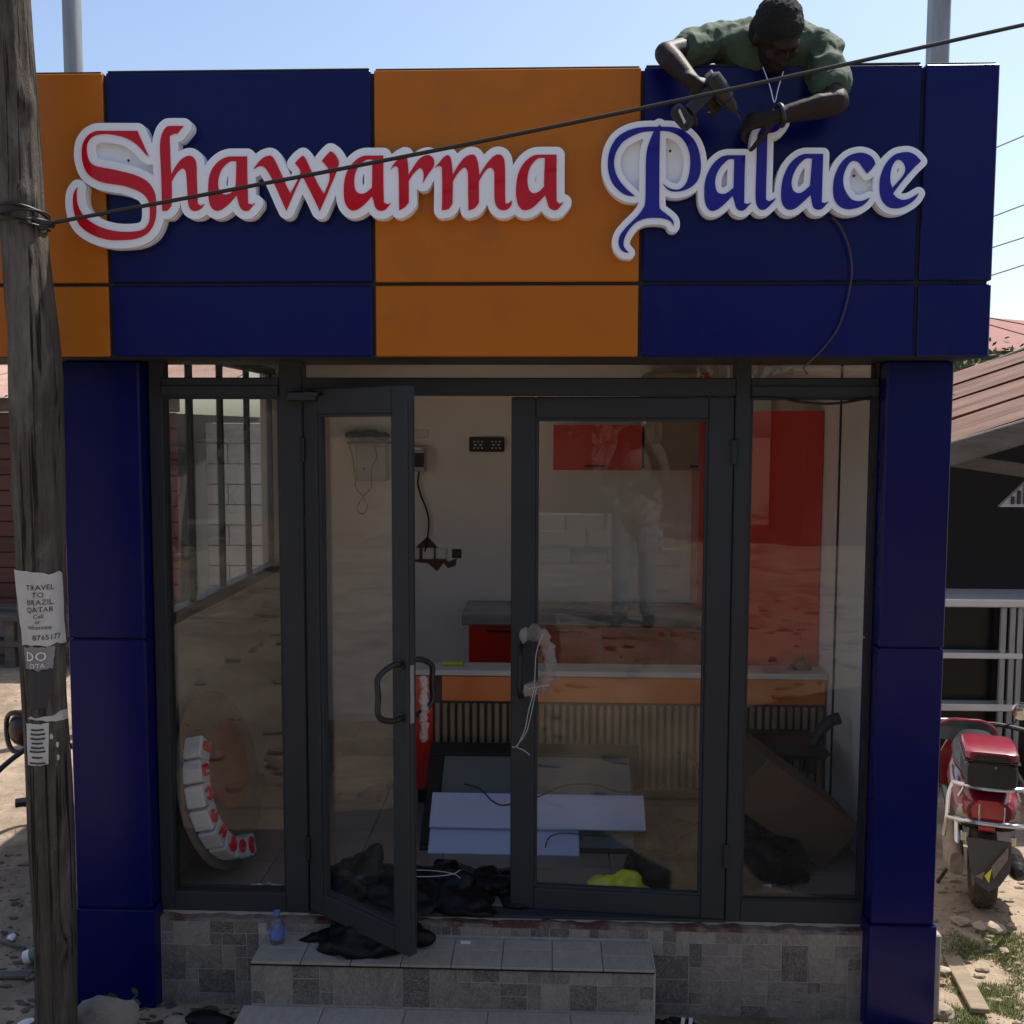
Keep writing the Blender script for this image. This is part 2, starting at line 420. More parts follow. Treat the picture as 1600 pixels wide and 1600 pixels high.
M['dirt'] = mat('dirt_ground', (0.295, 0.228, 0.165), 0.95, var=0.3, scale=3.2, bump=0.9, bscale=22, col2=(0.145, 0.105, 0.075), mixlo=0.46, mixhi=0.66, spec=0.2, mscale=1.7)
tag(mb.build('ground', M['dirt'], normals=False), kind='structure')

# ---------------------------------------------------------------- the shop
shop = thing('shop', (0, 0, 0), 'small shop kiosk with blue and orange panel fascia and grey glazed doors', 'shop')
FY = -0.30                                            # fascia front
PY = -0.12                                            # pillar front
def panel(x0, x1, z0, z1, m, y0=FY, th=0.012, name='fascia_panel', parent=shop, ch=0.004):
    return MB().box(x0, x1, y0, y0+th, z0, z1, ch).build(name, m, parent)
zt, zm, zb = P(800, 107, FY).z, P(800, 443, FY).z, P(800, 557, FY).z
xs = [-2.72, P(168, 330, FY).x, P(583, 330, FY).x, P(1002, 330, FY).x, P(1437, 330, FY).x, P(1554, 330, FY).x]
cols = ['orange', 'blue', 'orange', 'blue', 'blue']
g = 0.0065
MB().box(xs[0]+.01, xs[5]-.012, FY+0.014, 0.16, zb+0.008, zt-0.008).build('fascia_core', M['core'], shop)
for i in range(5):
    for (a, b) in ((zb, zm), (zm, zt)):
        panel(xs[i]+(g if i else 0), xs[i+1]-(g if i < 4 else 0), a+(g if a == zm else 0), b-(g if b == zm else 0), M[cols[i]], th=0.016)
# side returns of the fascia, the soffit and the top capping
for (a, b) in ((zb, zm-g), (zm+g, zt)):
    MB().box(xs[5]-.012, xs[5], FY+.018, 0.18, a, b, .003).build('fascia_panel', M['blue'], shop)
    MB().box(xs[0], xs[0]+.012, FY+.018, 0.18, a, b, .003).build('fascia_panel', M['orange'], shop)
MB().box(xs[0]+.014, xs[5]-.014, FY+.018, 0.155, zb-0.002, zb+0.006).build('soffit', M['alu'], shop)
for i in range(5):
    MB().box(xs[i]+.012, xs[i+1]-.012, FY+.004, FY+.06, zt+.0005, zt+.006+.003*(i % 2), .002).build('capping', M['core'], shop)
# rivets along the joints
mb = MB().lathe([(0.0045, 0), (0.0045, .002)], (0, 0, 0), (0, -1, 0), 6)
for i in range(1, 6):
    for k in range(5):
        x = xs[i-1]+.12+k*((xs[i]-xs[i-1])-.2)/4
        if k == 0 and i == 1: rv = mb.build('rivet', M['core'], shop); r_ = rv
        else: r_ = rv.copy(); COL.objects.link(r_)
        r_.location = (x, FY+.012, zm)
# pillars
z1, z2 = P(110, 998, PY).z, P(120, 1418, PY).z
def pillar(x0, x1, z1, z2, side_l, side_r):
    core = MB().box(x0+.012, x1-.012, PY+.013, 0.10, -.10, zb-.004).build('pillar', M['core'], shop)
    for (a, b) in ((-.10, z2), (z2, z1), (z1, zb-.003)):
        a_ = a+(.003 if a > 0 else 0.0); b_ = b-.003
        dz = .010 if a < 0 else 0
        MB().box(x0-dz, x1+dz, PY-dz, PY+.010-dz*.2, a_, b_, .004).build('cladding_panel', M['blue'], core)
        MB().box(x1-.010+dz, x1+dz, PY+.0122-dz*.2, 0.095, a_, b_, .002).build('cladding_panel', M['blue'], core)
        MB().box(x0-dz, x0+.010-dz, PY+.0122-dz*.2, 0.095, a_, b_, .002).build('cladding_panel', M['blue'], core)
    return core
XL0, XL1 = P(107, 1000, PY).x, P(226, 1000, PY).x
XR0, XR1 = P(1374, 1010, PY).x, P(1475, 1010, PY).x
pillar(XL0, XL1, z1, z2, 0, 1)
pillar(XR0, XR1, P(1420, 1013, PY).z, P(1410, 1445, PY).z, 1, 0)

# shell: floor slab, walls, ceiling, roof
WX0, WX1, WY = -1.66, 1.445, 2.76
MB().box(WX0-.10, WX1+.10, 0.10, WY+.12, -.10, 0.27).build('foundation', M['outwall'], shop)
fl = MB().box(WX0, WX1, -0.02, WY, 0.271, 0.288).build('floor_screed', M['grout'], shop)
for i in range(8):
    for j in range(7):
        x0 = WX0+i*(WX1-WX0)/8; y0 = .055+j*(WY-.06)/7
        MB().box(x0+.002, x0+(WX1-WX0)/8-.002, y0+.002, y0+(WY-.06)/7-.002, 0.288, 0.300, .0015).build('floor_tile', M['floor_tile'], fl)
CZ = 2.74
MB().box(WX0-.10, WX1+.10, WY, WY+.12, 0.27, 2.96).build('back_wall', M['cream'], shop)
MB().box(WX1, WX1+.045, 0.10, WY, 0.27, 2.96).build('side_wall', M['cream'], shop)
SZ = 1.48
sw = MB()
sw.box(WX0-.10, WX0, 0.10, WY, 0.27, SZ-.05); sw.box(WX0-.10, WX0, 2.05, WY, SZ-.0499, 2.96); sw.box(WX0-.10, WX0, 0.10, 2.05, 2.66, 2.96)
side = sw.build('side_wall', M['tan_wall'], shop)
sf = MB().box(WX0-.07, WX0-.0, 0.10, 2.05, SZ-.05, SZ+.005, .004).box(WX0-.07, WX0-.0, 0.10, 2.05, 2.62, 2.66, .004)
for y in (0.125, 0.655, 1.10, 1.56, 2.02): sf.box(WX0-.052, WX0-.022, y-.014, y+.014, SZ+.005, 2.62, .003)
side_win = sf.build('side_window', M['alu'], shop)
for a, b in ((0.139, .641), (.669, 1.086), (1.114, 1.546), (1.574, 2.006)):
    MB().box(WX0-.040, WX0-.034, a-.006, b+.006, SZ, 2.625).build('glass_pane', M['glass'], side_win)
MB().box(WX0, WX1, 0.055, WY, CZ, CZ+.03).build('ceiling', M['ceil'], shop)
MB().box(WX0-.10, WX1+.10, 0.162, WY+.12, 2.97, 3.03).build('roof', M['outwall'], shop)
for (x, y) in ((-.62, .55), (-.18, .55), (0.03, .55), (.75, .7), (-1.2, 1.6), (.4, 1.7)):
    MB().lathe([(0.05, 0), (0.05, -.012), (.035, -.02), (.035, -.06)], (x, y, CZ), (0, 0, 1), 14).build('downlight', M['black'], shop)

# plinth and steps with tiles laid one by one
rngt = random.Random(11); sx0_, sx1_ = -1.168, 0.408
PLY = -0.055; PTOP = 0.262
def tiles_front(parent, x0, x1, z0, z1, y, u, m):
    for (a, b, c, d) in ashlar(x1-x0, z1-z0, u, rngt):
        p = rngt.uniform(0, .0012)
        MB().box(x0+a+.0020, x0+b-.0020, y-.0022-p, y, z0+c+.0020, z0+d-.0020, .0008).build('tile', m, parent)
plinth = MB().box(XL1-.02, XR0+.02, PLY, 0.099, -.10, PTOP).build('plinth', M['grout'], shop)
tiles_front(plinth, XL1+.012, -1.20, -.10, PTOP, PLY, 0.052, M['tile'])
tiles_front(plinth, .412, XR0-.012, -.10, PTOP, PLY, 0.052, M['tile'])
tiles_front(plinth, sx0_, sx1_, 0.222, PTOP, PLY, 0.04, M['tile'])
# ragged mortar bed under the frame
mb = MB(); nn = 110
top = [(XL1+.0+(XR0-XL1)*i/nn, PTOP+.012+.014*noise.noise(Vector((i*.35, 0, 0)))+.006*noise.noise(Vector((i*1.3, 5, 0)))) for i in range(nn+1)]
vs = []; fs = []
for i, (x, z) in enumerate(top):
    yy = PLY-.004-.006*noise.noise(Vector((i*.5, 9, 2)))
    vs += [(x, yy, PTOP-.002), (x, yy+.003, z), (x, 0.05, min(z+.004, .286)), (x, 0.05, PTOP-.002)]
for i in range(nn):
    a = i*4
    for k in range(3): fs.append((a+k, a+k+1, a+4+k+1, a+4+k))
mb.add(vs, fs); mb.build('mortar_bed', M['mortar'], shop)
sx0, sx1 = -1.168, 0.408
TZ, SY, TZ2, SY2 = 0.213, -0.275, 0.036, -0.62
step = MB().box(sx0, sx1, SY, PLY-.009, -.10, TZ-.009).build('step', M['grout'], shop)
tiles_front(step, sx0, sx1, TZ2+.002, TZ-.014, SY, 0.0545, M['tile'])
nt_ = 8
for i in range(nt_):
    a = sx0+(sx1-sx0)*i/nt_; b = sx0+(sx1-sx0)*(i+1)/nt_
    mid = SY+(PLY-SY)*(.5+rngt.uniform(-.12, .12))
    for (c, d) in ((SY-.010, mid), (mid, PLY-.009)):
        MB().box(a+.0015, b-.0015, c+.0015, d-.0015, TZ-.009, TZ+.001, .002).build('tread_tile', M['tread'], step)
MB().box(sx0-.001, sx1+.001, SY-.012, SY-.001, TZ-.0125, TZ-.0095).build('nosing_trim', M['black'], step)
tiles_front2 = MB().box(sx1, sx1+.006, SY, PLY-.009, -.10, TZ).build('step_edge', M['grout'], step)
low = MB().box(sx0-.03, sx1+.0, SY2, SY-.001, -.12, TZ2-.009).build('step', M['grout'], shop)
for i in range(5):
    a = sx0-.03+(sx1-sx0+.03)*i/5; b = sx0-.03+(sx1-sx0+.03)*(i+1)/5
    MB().box(a+.0015, b-.0015, SY2-.008, SY-.0095, TZ2-.009, TZ2, .002).build('tread_tile', M['tread'], low)

# glazing frame
GF, GB = -0.030, 0.050
def fx(px, py=1000): return P(px, py, GF).x
def fz(py, px=800): return P(px, py, GF).z
ZB = 0.290; ZG0 = fz(1408, 1260); ZG0L = fz(1393, 350); ZTR0 = fz(622, 350); ZTR1 = fz(590, 700); ZTOP = 2.72
x_lj0, x_lj1 = XL1+.003, fx(262)
x_m0, x_m1 = fx(441), fx(477)
x_n0, x_n1 = fx(1142), fx(1166)
x_rj0, x_rj1 = fx(1361, 1010), XR0-.003
def member(name, x0, x1, z0, z1, y0=GF, y1=GB, parent=None, c=.004, m='alu'):
    return MB().box(x0, x1, y0, y1, z0, z1, c).build(name, M[m], parent or shop)
fl_ = MB()
for (a, b, c, d) in ((x_lj0, x_lj1, ZB, ZTOP), (x_m0, x_m1, ZB, ZTOP), (x_n0, x_n1, ZB, ZTOP), (x_rj0, x_rj1, ZB, ZTOP)):
    fl_.box(a, b, GF, GB, c, d, .004)
fl_.box(x_lj1, x_m0, GF+.001, GB, ZB, ZG0L-.004, .004); fl_.box(x_n1, x_rj0, GF+.001, GB, ZB, ZG0-.004, .004)
fl_.box(x_lj1, x_m0, GF-.004, GB, ZTR0+.004, ZTR1, .004); fl_.box(x_n1, x_rj0, GF-.004, GB, ZTR0+.004, ZTR1, .004)
fl_.box(x_m1, x_n0, GF-.004, GB, fz(618), ZTR1, .004)
fl_.box(x_lj1, x_m0, GF-.012, GF-.0045, ZTR0+.012, ZTR0+.05, .003); fl_.box(x_n1, x_rj0, GF-.012, GF-.0045, ZTR0+.012, ZTR0+.05, .003)
wf = fl_.build('window_frame', M['alu'], shop)
for (a, b, c, d) in ((x_lj1, x_m0, ZG0L, ZTR0), (x_n1, x_rj0, ZG0, ZTR0)):
    gk = MB()
    gk.box(a, a+.010, GF+.008, GF+.028, c-.004, d+.004); gk.box(b-.008, b, GF+.008, GF+.028, c-.004, d+.004)
    gk.box(a+.010, b-.008, GF+.008, GF+.028, c-.004, c+.004); gk.box(a+.010, b-.008, GF+.008, GF+.028, d-.004, d+.004)
    gk.build('gasket', M['gasket'], wf)
    MB().box(a+.002, b-.002, GF+.016, GF+.022, c-.002, d+.002).build('glass_pane', M['glass'], wf)
for (a, b) in ((x_lj1, x_m0), (x_m1, x_n0), (x_n1, x_rj0)):
    MB().box(a+.001, b-.001, GF+.016, GF+.022, ZTR1-.002, ZTOP-.01).build('glass_pane', M['glass'], wf)
# the gasket that came loose and sags across the right-hand pane
pts = [P(x, y, GF-.004) for x, y in ((1174, 622), (1215, 622), (1250, 628), (1290, 631), (1325, 628), (1362, 621))]
MB().tube(spline(pts, 5), .006, 6).build('loose_gasket', M['gasket'], wf)
# door leaves: built in their own space (hinge at the origin), then turned on the hinge
def leaf(hx, W, sgn, rz, zlo, zhi, st=.088, top=.10, bot=.095):
    T = 0.045
    f = MB(); x = lambda t: sgn*t
    f.box(x(0), x(st), 0, T, 0, zhi-zlo, .005); f.box(x(W-st), x(W), 0, T, 0, zhi-zlo, .005)
    f.box(x(st), x(W-st), 0.001, T-.001, 0, bot, .005); f.box(x(st), x(W-st), 0.001, T-.001, zhi-zlo-top, zhi-zlo, .005)
    # glazing beads
    for (a, b, c, d) in ((st, st+.012, bot, zhi-zlo-top), (W-st-.012, W-st, bot, zhi-zlo-top), (st+.012, W-st-.012, bot, bot+.012), (st+.012, W-st-.012, zhi-zlo-top-.012, zhi-zlo-top)):
        f.box(x(a), x(b), .008, T-.008, c, d, .002)
    o = f.build('door_leaf', M['alu'], shop, local=True)
    o.location = (hx, GF, zlo); o.rotation_euler = (0, 0, rz)
    MB().box(x(st+.004), x(W-st-.004), .019, .025, bot+.004, zhi-zlo-top-.004).build('glass_pane', M['glass'], o, local=True)
    return o, T
zlo, zhi = 0.302, fz(606, 560)
lw = 0.592
left_leaf, T = leaf(x_m1+.004, lw, 1, math.atan2(-.365, .465), zlo, fz(608, 560), st=.080)
right_leaf, T = leaf(x_n0-.004, x_n0-.004-fx(796), -1, math.radians(-4.2), zlo-.004, fz(618, 950)-.004, st=.098, top=.085, bot=.092)
# pull handles
def pull(leaf_, x, zc, side):
    h = MB(); L = .20; y0 = 0 if side < 0 else T; y1 = y0+side*.115
    pts = spline([(x, y0, zc+L/2), (x, y0+side*.05, zc+L/2+.004), (x, y1, zc+L/2-.03), (x, y1, zc), (x, y1, zc-L/2+.03), (x, y0+side*.05, zc-L/2-.004), (x, y0, zc-L/2)], 5)
    h.tube(pts, .011, 8)
    h.lathe([(.02, 0), (.02, .006)], (x, y0, zc+L/2), (0, side, 0), 12); h.lathe([(.02, 0), (.02, .006)], (x, y0, zc-L/2), (0, side, 0), 12)
    return h.build('handle', M['black'], leaf_, local=True)
pull(left_leaf, lw-.035, 1.02, -1); pull(left_leaf, lw-.035, 1.02, 1)
wr = x_n0-.004-fx(796)
pull(right_leaf, -(wr-.05), 1.02, -1)
lk = MB().box(lw-.001, lw+.003, .010, .030, .90, 1.12, .001).box(lw-.001, lw+.006, .014, .026, .98, 1.02, .001)
lk.build('lock_plate', M['steel'], left_leaf, local=True)
MB().box(lw+.0003, lw+.002, .008, .012, .05, 2.1).box(lw+.0003, lw+.002, .032, .036, .05, 2.1).build('brush_seal', M['gasket'], left_leaf, local=True)
for lf, s, zz in ((left_leaf, 1, (.22, 1.86)), (right_leaf, -1, (.22, 1.86))):
    for z in zz:
        MB().box(s*-.014, s*.012, -.012, -.001, z, z+.10, .004).build('hinge', M['gasket'], lf, local=True)
mb = MB().box(x_m1-.05, x_m1+.075, GF-.06, GF-.01, fz(628, 480), fz(612, 480), .006)
mb.beam(P(470, 614, GF-.03), P(500, 616, GF-.09), .022, .012)
mb.build('door_closer', M['black'], shop)
MB().box(x_m1, x_n0, GF-.005, GB, .2885, .2995, .002).build('threshold', M['alu'], shop)
# ---------------------------------------------------------------- lettering, traced stroke by stroke: ((origin, scale), outline, holes); third value 1 = corner
A_ = ((95, 180), .1375); B_ = ((230, 180), .125); C_ = ((380, 200), .1125); D_ = ((520, 200), .125); E_ = ((670, 200), .14375)
F_ = ((930, 180), .15); G_ = ((1080, 180), .1375); H_ = ((1280, 200), .1125)
SHA = [
 (A_, [(870,178,1),(1000,470,1),(960,440),(880,350),(780,280),(680,240),(540,215),(420,222),(340,260),(300,330),(297,420),(320,510),(370,565),(450,590),(560,610),(720,645),(860,685),(980,750),(1050,840),(1080,940),(1085,1060),(1075,1180),(1030,1290),(960,1360),(850,1405),(700,1420),(560,1418),(420,1385),(300,1325),(215,1250),(165,1150),(142,1040),(140,940),(155,870),(190,820,1),(180,880),(185,980),(210,1060),(260,1140),(340,1210),(440,1265),(560,1305),(700,1325),(850,1320),(940,1295),(990,1240),(1010,1170),(1012,1060),(1000,990),(960,920),(890,868),(800,830),(700,800),(600,785),(480,765),(390,730),(310,670),(265,590),(240,480),(240,380),(260,300),(310,230),(370,192),(430,178),(600,178)], []),
 (B_, [(455,135,1),(375,232,1),(335,232),(280,260,1),(285,400),(292,600),(300,748,1),(350,650),(420,560),(490,515),(550,510),(595,550),(615,630),(620,800),(628,1000),(632,1105,1),(670,1130,1),(715,1110,1),(680,1160),(620,1195),(560,1190),(525,1150),(508,1060),(500,900),(492,780),(480,700),(445,665),(400,690),(350,750),(305,830,1),(308,950),(305,1100),(290,1150),(250,1195,1),(188,1195,1),(182,1000),(175,750),(165,550),(160,400),(170,290),(200,200),(240,150),(280,135)], []),
 (B_, [(1250,515,1),(1250,700),(1255,900),(1260,1100,1),(1310,1118,1),(1350,1095,1),(1310,1145),(1270,1190),(1210,1195),(1160,1150),(1135,1070),(1118,1000,1),(1040,1090),(960,1160),(890,1195),(830,1180),(785,1120),(765,1000),(765,850),(790,720),(850,620),(940,545),(1030,515,1)],
      [[(1115,575,1),(1050,575),(990,610),(930,680),(895,770),(885,870),(905,950),(960,990),(1030,980),(1100,930,1),(1110,800)]]),
 (C_, [(145,570,1),(200,490),(270,420),(340,388),(390,388),(430,430),(480,530),(540,660),(600,800),(655,910,1),(700,830),(750,730),(780,660),(795,610),(770,550),(718,495,1),(770,430),(830,382,1),(870,430),(920,540),(980,660),(1050,800),(1120,915,1),(1160,830),(1195,730),(1200,640),(1180,570),(1140,510),(1090,460,1),(1150,385),(1215,320,1),(1270,360),(1310,420),(1330,490),(1310,560),(1280,650),(1220,790),(1140,980),(1062,1155,1),(1000,1020),(930,880),(860,740),(820,660,1),(780,740),(720,870),(660,1010),(600,1150,1),(540,1020),(470,860),(400,710),(340,600),(290,545),(240,528),(190,545)], []),
 (D_, [(632,345,1),(632,600),(635,800),(640,935,1),(690,955,1),(725,935,1),(690,985),(640,1030),(570,1030),(530,990),(510,920),(490,850,1),(420,930),(340,1000),(260,1032),(200,1010),(155,940),(138,840),(140,700),(165,580),(210,490),(280,410),(350,362),(410,345,1)],
      [[(495,395,1),(430,395),(370,430),(310,500),(275,590),(268,690),(285,780),(340,820),(410,810),(490,745,1),(492,600)]]),
 (D_, [(720,520,1),(770,440),(840,370),(905,335,1),(930,390),(942,480),(948,590,1),(1000,500),(1070,400),(1140,350),(1200,340),(1250,370),(1270,430),(1250,500),(1190,580),(1125,690,1),(1135,620),(1130,550),(1100,500),(1060,520),(1000,580),(950,660,1),(950,800),(950,930,1),(900,990),(830,1030,1),(828,850),(825,650),(818,500,1),(790,478),(755,488)], []),
 (E_, [(65,435,1),(110,380),(160,320),(205,292,1),(235,320),(250,390),(262,510,1),(310,420),(380,330),(440,295),(490,292),(520,330),(540,410),(550,515,1),(600,430),(670,340),(730,292),(780,292),(815,330),(828,420),(830,600),(830,720),(832,818,1),(862,822,1),(907,785,1),(890,850),(840,890),(780,890),(735,850),(715,780),(712,650),(712,520),(705,460),(670,430),(630,450),(590,500),(545,580,1),(545,700),(545,810,1),(500,870),(430,895,1),(428,750),(426,560),(420,470),(395,430),(360,445),(310,500),(262,580,1),(260,700),(258,820,1),(215,880),(142,895,1),(145,750),(145,560),(142,425,1),(115,412),(85,420)], []),
 (E_, [(1390,290,1),(1388,500),(1388,650),(1390,795,1),(1420,825,1),(1465,805,1),(1440,840),(1400,885),(1350,892),(1305,860),(1285,800),(1265,730,1),(1200,800),(1130,865),(1060,893),(1005,880),(965,820),(948,720),(952,600),(975,490),(1020,400),(1080,335),(1140,300),(1190,290,1)],
      [[(1262,325,1),(1200,325),(1150,360),(1100,430),(1075,520),(1075,610),(1095,680),(1140,710),(1200,690),(1252,638,1),(1255,500)]]),
]
PAL = [
 (F_, [(670,100,1),(690,122,1),(770,122),(860,135),(950,180),(1030,260),(1080,370),(1100,500),(1095,600),(1060,690),(990,755),(900,790),(810,795),(750,770),(705,712,1),(760,755),(830,775),(890,765),(945,710),(975,620),(990,500),(980,390),(940,290),(880,220),(800,180),(740,165),(675,165,1),(670,400),(668,700),(668,930),(680,980),(730,1020),(790,1070),(815,1110),(815,1155,1),(790,1110),(740,1085),(680,1072),(600,1070),(520,1078),(440,1110),(380,1160),(330,1230),(300,1300),(300,1370),(350,1432,1),(300,1425),(255,1380),(242,1310),(265,1240),(320,1170),(380,1110),(440,1050),(490,985),(520,910),(525,700),(528,480),(540,360),(570,260),(612,165,1),(500,175),(400,210),(300,270),(230,360),(197,470),(210,590),(260,690),(330,770),(415,845,1),(330,835),(240,780),(170,690),(135,570),(135,440),(165,330),(230,230),(330,165),(440,132),(550,122),(650,122,1)], []),
 (G_, [(615,455,1),(608,650),(605,850),(602,998,1),(640,1010,1),(685,990,1),(650,1030),(600,1080),(550,1082),(510,1050),(490,980),(470,915,1),(390,1000),(310,1065),(240,1088),(190,1060),(155,980),(148,860),(160,740),(200,630),(260,540),(340,475),(410,455,1)],
      [[(488,500,1),(430,502),(380,540),(320,610),(280,700),(272,790),(295,870),(350,895),(410,880),(480,825,1),(485,650)]]),
 (G_, [(1045,92,1),(1000,160),(940,195),(865,205,1),(862,400),(858,600),(852,800),(850,960,1),(885,980,1),(970,940,1),(910,1010),(850,1065),(800,1075),(760,1050),(735,980),(732,850),(738,650),(745,400),(752,260),(770,190),(820,130),(900,95,1)], []),
 (G_, [(1500,440,1),(1495,600),(1488,850),(1483,990,1),(1520,998,1),(1562,978,1),(1530,1020),(1480,1068),(1420,1070),(1385,1040),(1370,980),(1357,905,1),(1280,980),(1190,1055),(1120,1075),(1065,1050),(1028,980),(1022,860),(1040,730),(1080,620),(1140,530),(1220,465),(1290,440,1)],
      [[(1375,492,1),(1310,492),(1260,525),(1200,595),(1155,690),(1140,780),(1160,855),(1210,885),(1270,870),(1350,800,1),(1362,650)]]),
 (H_, [(665,632,1),(610,560),(560,490),(510,460),(450,465),(395,520),(350,620),(332,720),(345,830),(390,920),(450,990),(530,1015),(620,1005),(705,965,1),(660,1030),(580,1090),(480,1122),(370,1125),(280,1085),(215,1000),(192,880),(200,740),(235,610),(300,490),(390,400),(490,355),(600,345),(700,380),(760,440),(778,500,1),(730,570)], []),
 (H_, [(1415,460,1),(1330,540),(1230,650),(1130,770),(1025,910,1),(1080,970),(1160,998),(1240,985),(1310,950),(1385,905,1),(1340,980),(1260,1050),(1160,1100),(1060,1118),(960,1095),(880,1020),(845,920),(838,800),(850,680),(890,560),(960,450),(1050,370),(1150,340),(1250,338),(1340,380)],
      [[(1015,830,1),(990,750),(988,650),(1010,540),(1060,460),(1110,440),(1160,470),(1195,540),(1190,610),(1150,680),(1080,760)]]),
]
def smooth_loop(frame, pts, n=4):
    (ox, oy), s = frame
    q = [(ox+p[0]*s, oy+p[1]*s, len(p) > 2) for p in pts]; m = len(q); out = []
    V = [Vector((a, b)) for a, b, c in q]
    for i in range(m):
        p1, p2 = V[i], V[(i+1) % m]; c1, c2 = q[i][2], q[(i+1) % m][2]
        p0 = p1-(p2-p1)*.5 if c1 else V[i-1]; p3 = p2+(p2-p1)*.5 if c2 else V[(i+2) % m]
        for k in range(n):
            t = k/n
            out.append(0.5*((2*p1)+(p2-p0)*t+(2*p0-5*p1+4*p2-p3)*t*t+(3*p1-p0-3*p2+p3)*t**3))
    return [(p.x, p.y) for p in out]
def sdf_word(letters, pad, step):
    allp = np.array([p for L in letters for lp in L for p in lp])
    x0, y0 = allp.min(0)-pad; x1, y1 = allp.max(0)+pad
    nx = int((x1-x0)/step)+1; ny = int((y1-y0)/step)+1
    D = np.full((ny, nx), 1e3)
    for L in letters:
        pp = np.array([p for lp in L for p in lp])
        i0 = max(0, int((pp[:,0].min()-pad-x0)/step)); i1 = min(nx, int((pp[:,0].max()+pad-x0)/step)+1)
        j0 = max(0, int((pp[:,1].min()-pad-y0)/step)); j1 = min(ny, int((pp[:,1].max()+pad-y0)/step)+1)
        X, Y = np.meshgrid(x0+np.arange(i0, i1)*step, y0+np.arange(j0, j1)*step)
        d2 = np.full(X.shape, 1e9); ins = np.zeros(X.shape, bool)
        for lp in L:
            for (ax, ay), (bx, by) in zip(lp, lp[1:]+lp[:1]):
                dx, dy = bx-ax, by-ay; l2 = dx*dx+dy*dy+1e-12
                t = np.clip(((X-ax)*dx+(Y-ay)*dy)/l2, 0, 1)
                d2 = np.minimum(d2, (X-ax-t*dx)**2+(Y-ay-t*dy)**2)
                if abs(dy) > 1e-12:
                    ins ^= ((ay > Y) != (by > Y)) & (X < (Y-ay)*dx/dy+ax)
        d = np.sqrt(d2)*np.where(ins, -1, 1)
        D[j0:j1, i0:i1] = np.minimum(D[j0:j1, i0:i1], d)
    return D, x0, y0
def contours(D, lev, x0, y0, step):
    seg = {}
    ny, nx = D.shape; S = D < lev
    def pt(e):
        (i, j, o) = e
        a = D[j, i]; b = D[j, i+1] if o == 0 else D[j+1, i]
        t = (lev-a)/(b-a); return (x0+(i+(t if o == 0 else 0))*step, y0+(j+(t if o == 1 else 0))*step)
    code = S[:-1,:-1]*1+S[:-1,1:]*2+S[1:,1:]*4+S[1:,:-1]*8
    for j, i in zip(*np.nonzero((code > 0) & (code < 15))):
        j = int(j); i = int(i); c = int(code[j, i])
        t, r, b, l = (i, j, 0), (i+1, j, 1), (i, j+1, 0), (i, j, 1)
        tab = {1: [(l, t)], 2: [(t, r)], 3: [(l, r)], 4: [(r, b)], 5: [(l, t), (r, b)], 6: [(t, b)], 7: [(l, b)], 8: [(b, l)], 9: [(b, t)], 10: [(t, r), (b, l)], 11: [(b, r)], 12: [(r, l)], 13: [(r, t)], 14: [(t, l)]}
        for a_, b_ in tab[c]: seg[a_] = b_
    loops = []
    while seg:
        s0 = next(iter(seg)); cur = s0; lp = []
        while cur in seg:
            nx2 = seg.pop(cur); lp.append(pt(cur)); cur = nx2
        if len(lp) > 5: loops.append(lp)
    return loops
def area(lp): return 0.5*sum(a[0]*b[1]-b[0]*a[1] for a, b in zip(lp, lp[1:]+lp[:1]))
def simplify(lp, tol):
    out = [lp[0]]; i = 0; n = len(lp)
    while i < n-1:
        j = i+2
        while j < n and j-i < 14:
            ax, ay = lp[i]; bx, by = lp[j]; L = math.hypot(bx-ax, by-ay)+1e-9
            if max(abs((bx-ax)*(lp[k][1]-ay)-(by-ay)*(lp[k][0]-ax))/L for k in range(i+1, j)) > tol: break
            j += 1
        i = j-1; out.append(lp[min(i, n-1)])
    if math.hypot(out[-1][0]-out[0][0], out[-1][1]-out[0][1]) < .3: out.pop()
    return out
def group_loops(loops):
    loops = [l for l in loops if abs(area(l)) > 2.5]
    big = max(loops, key=lambda l: abs(area(l))); sg = 1 if area(big) > 0 else -1
    outer = [l for l in loops if area(l)*sg > 0]; holes = [l for l in loops if area(l)*sg < 0]
    def inside(p, lp):
        c = False
        for (ax, ay), (bx, by) in zip(lp, lp[1:]+lp[:1]):
            if (ay > p[1]) != (by > p[1]) and p[0] < (p[1]-ay)*(bx-ax)/(by-ay)+ax: c = not c
        return c
    return [(o, [h for h in holes if inside(h[0], o)]) for o in outer]
Y_FRONT = FY-0.052
def px2(u, v): p = P(u, v, Y_FRONT); return (p.x, p.z)
def word(letters_src, off, face_mat, name, label, cat):
    L = []
    for (fr, o, hs) in letters_src: L.append([smooth_loop(fr, o)]+[smooth_loop(fr, h) for h in hs])
    step = 0.6
    D, x0, y0 = sdf_word(L, off+3, step)
    t = thing(name, (0, FY-.03, zb), label, cat)
    def plate(nm, lev, ya, yb, m, fill):
        mb = MB()
        for o, hs in group_loops(contours(D, lev, x0, y0, step)):
            hs = [h for h in hs if abs(area(h)) < fill] if fill else hs
            mb.prism([[px2(*p) for p in simplify(o, .1)]]+[[px2(*p) for p in simplify(h, .06)] for h in hs], ya, yb)
        return mb.build(nm, m, t)
    plate('back_plate', off, FY-.024, FY-.001, M['white'], 140)
    plate('spacer', off-2.6, FY-.038, FY-.0245, M['white'], 0)
    plate('front_plate', off, FY-.050, FY-.0385, M['white'], 0)
    for lp in L:
        MB().prism([[px2(*p) for p in l] for l in lp], FY-.0535, FY-.0505).build('letter_face', face_mat, t)
    # fixing screws left in the recessed backs
    return t
sign1 = word(SHA, 12.6, M['red'], 'word_sign', 'red Shawarma lettering with thick white outline on the fascia', 'sign')
sign2 = word(PAL, 10.0, M['royal'], 'word_sign', 'blue Palace lettering with thick white outline on the fascia', 'sign')
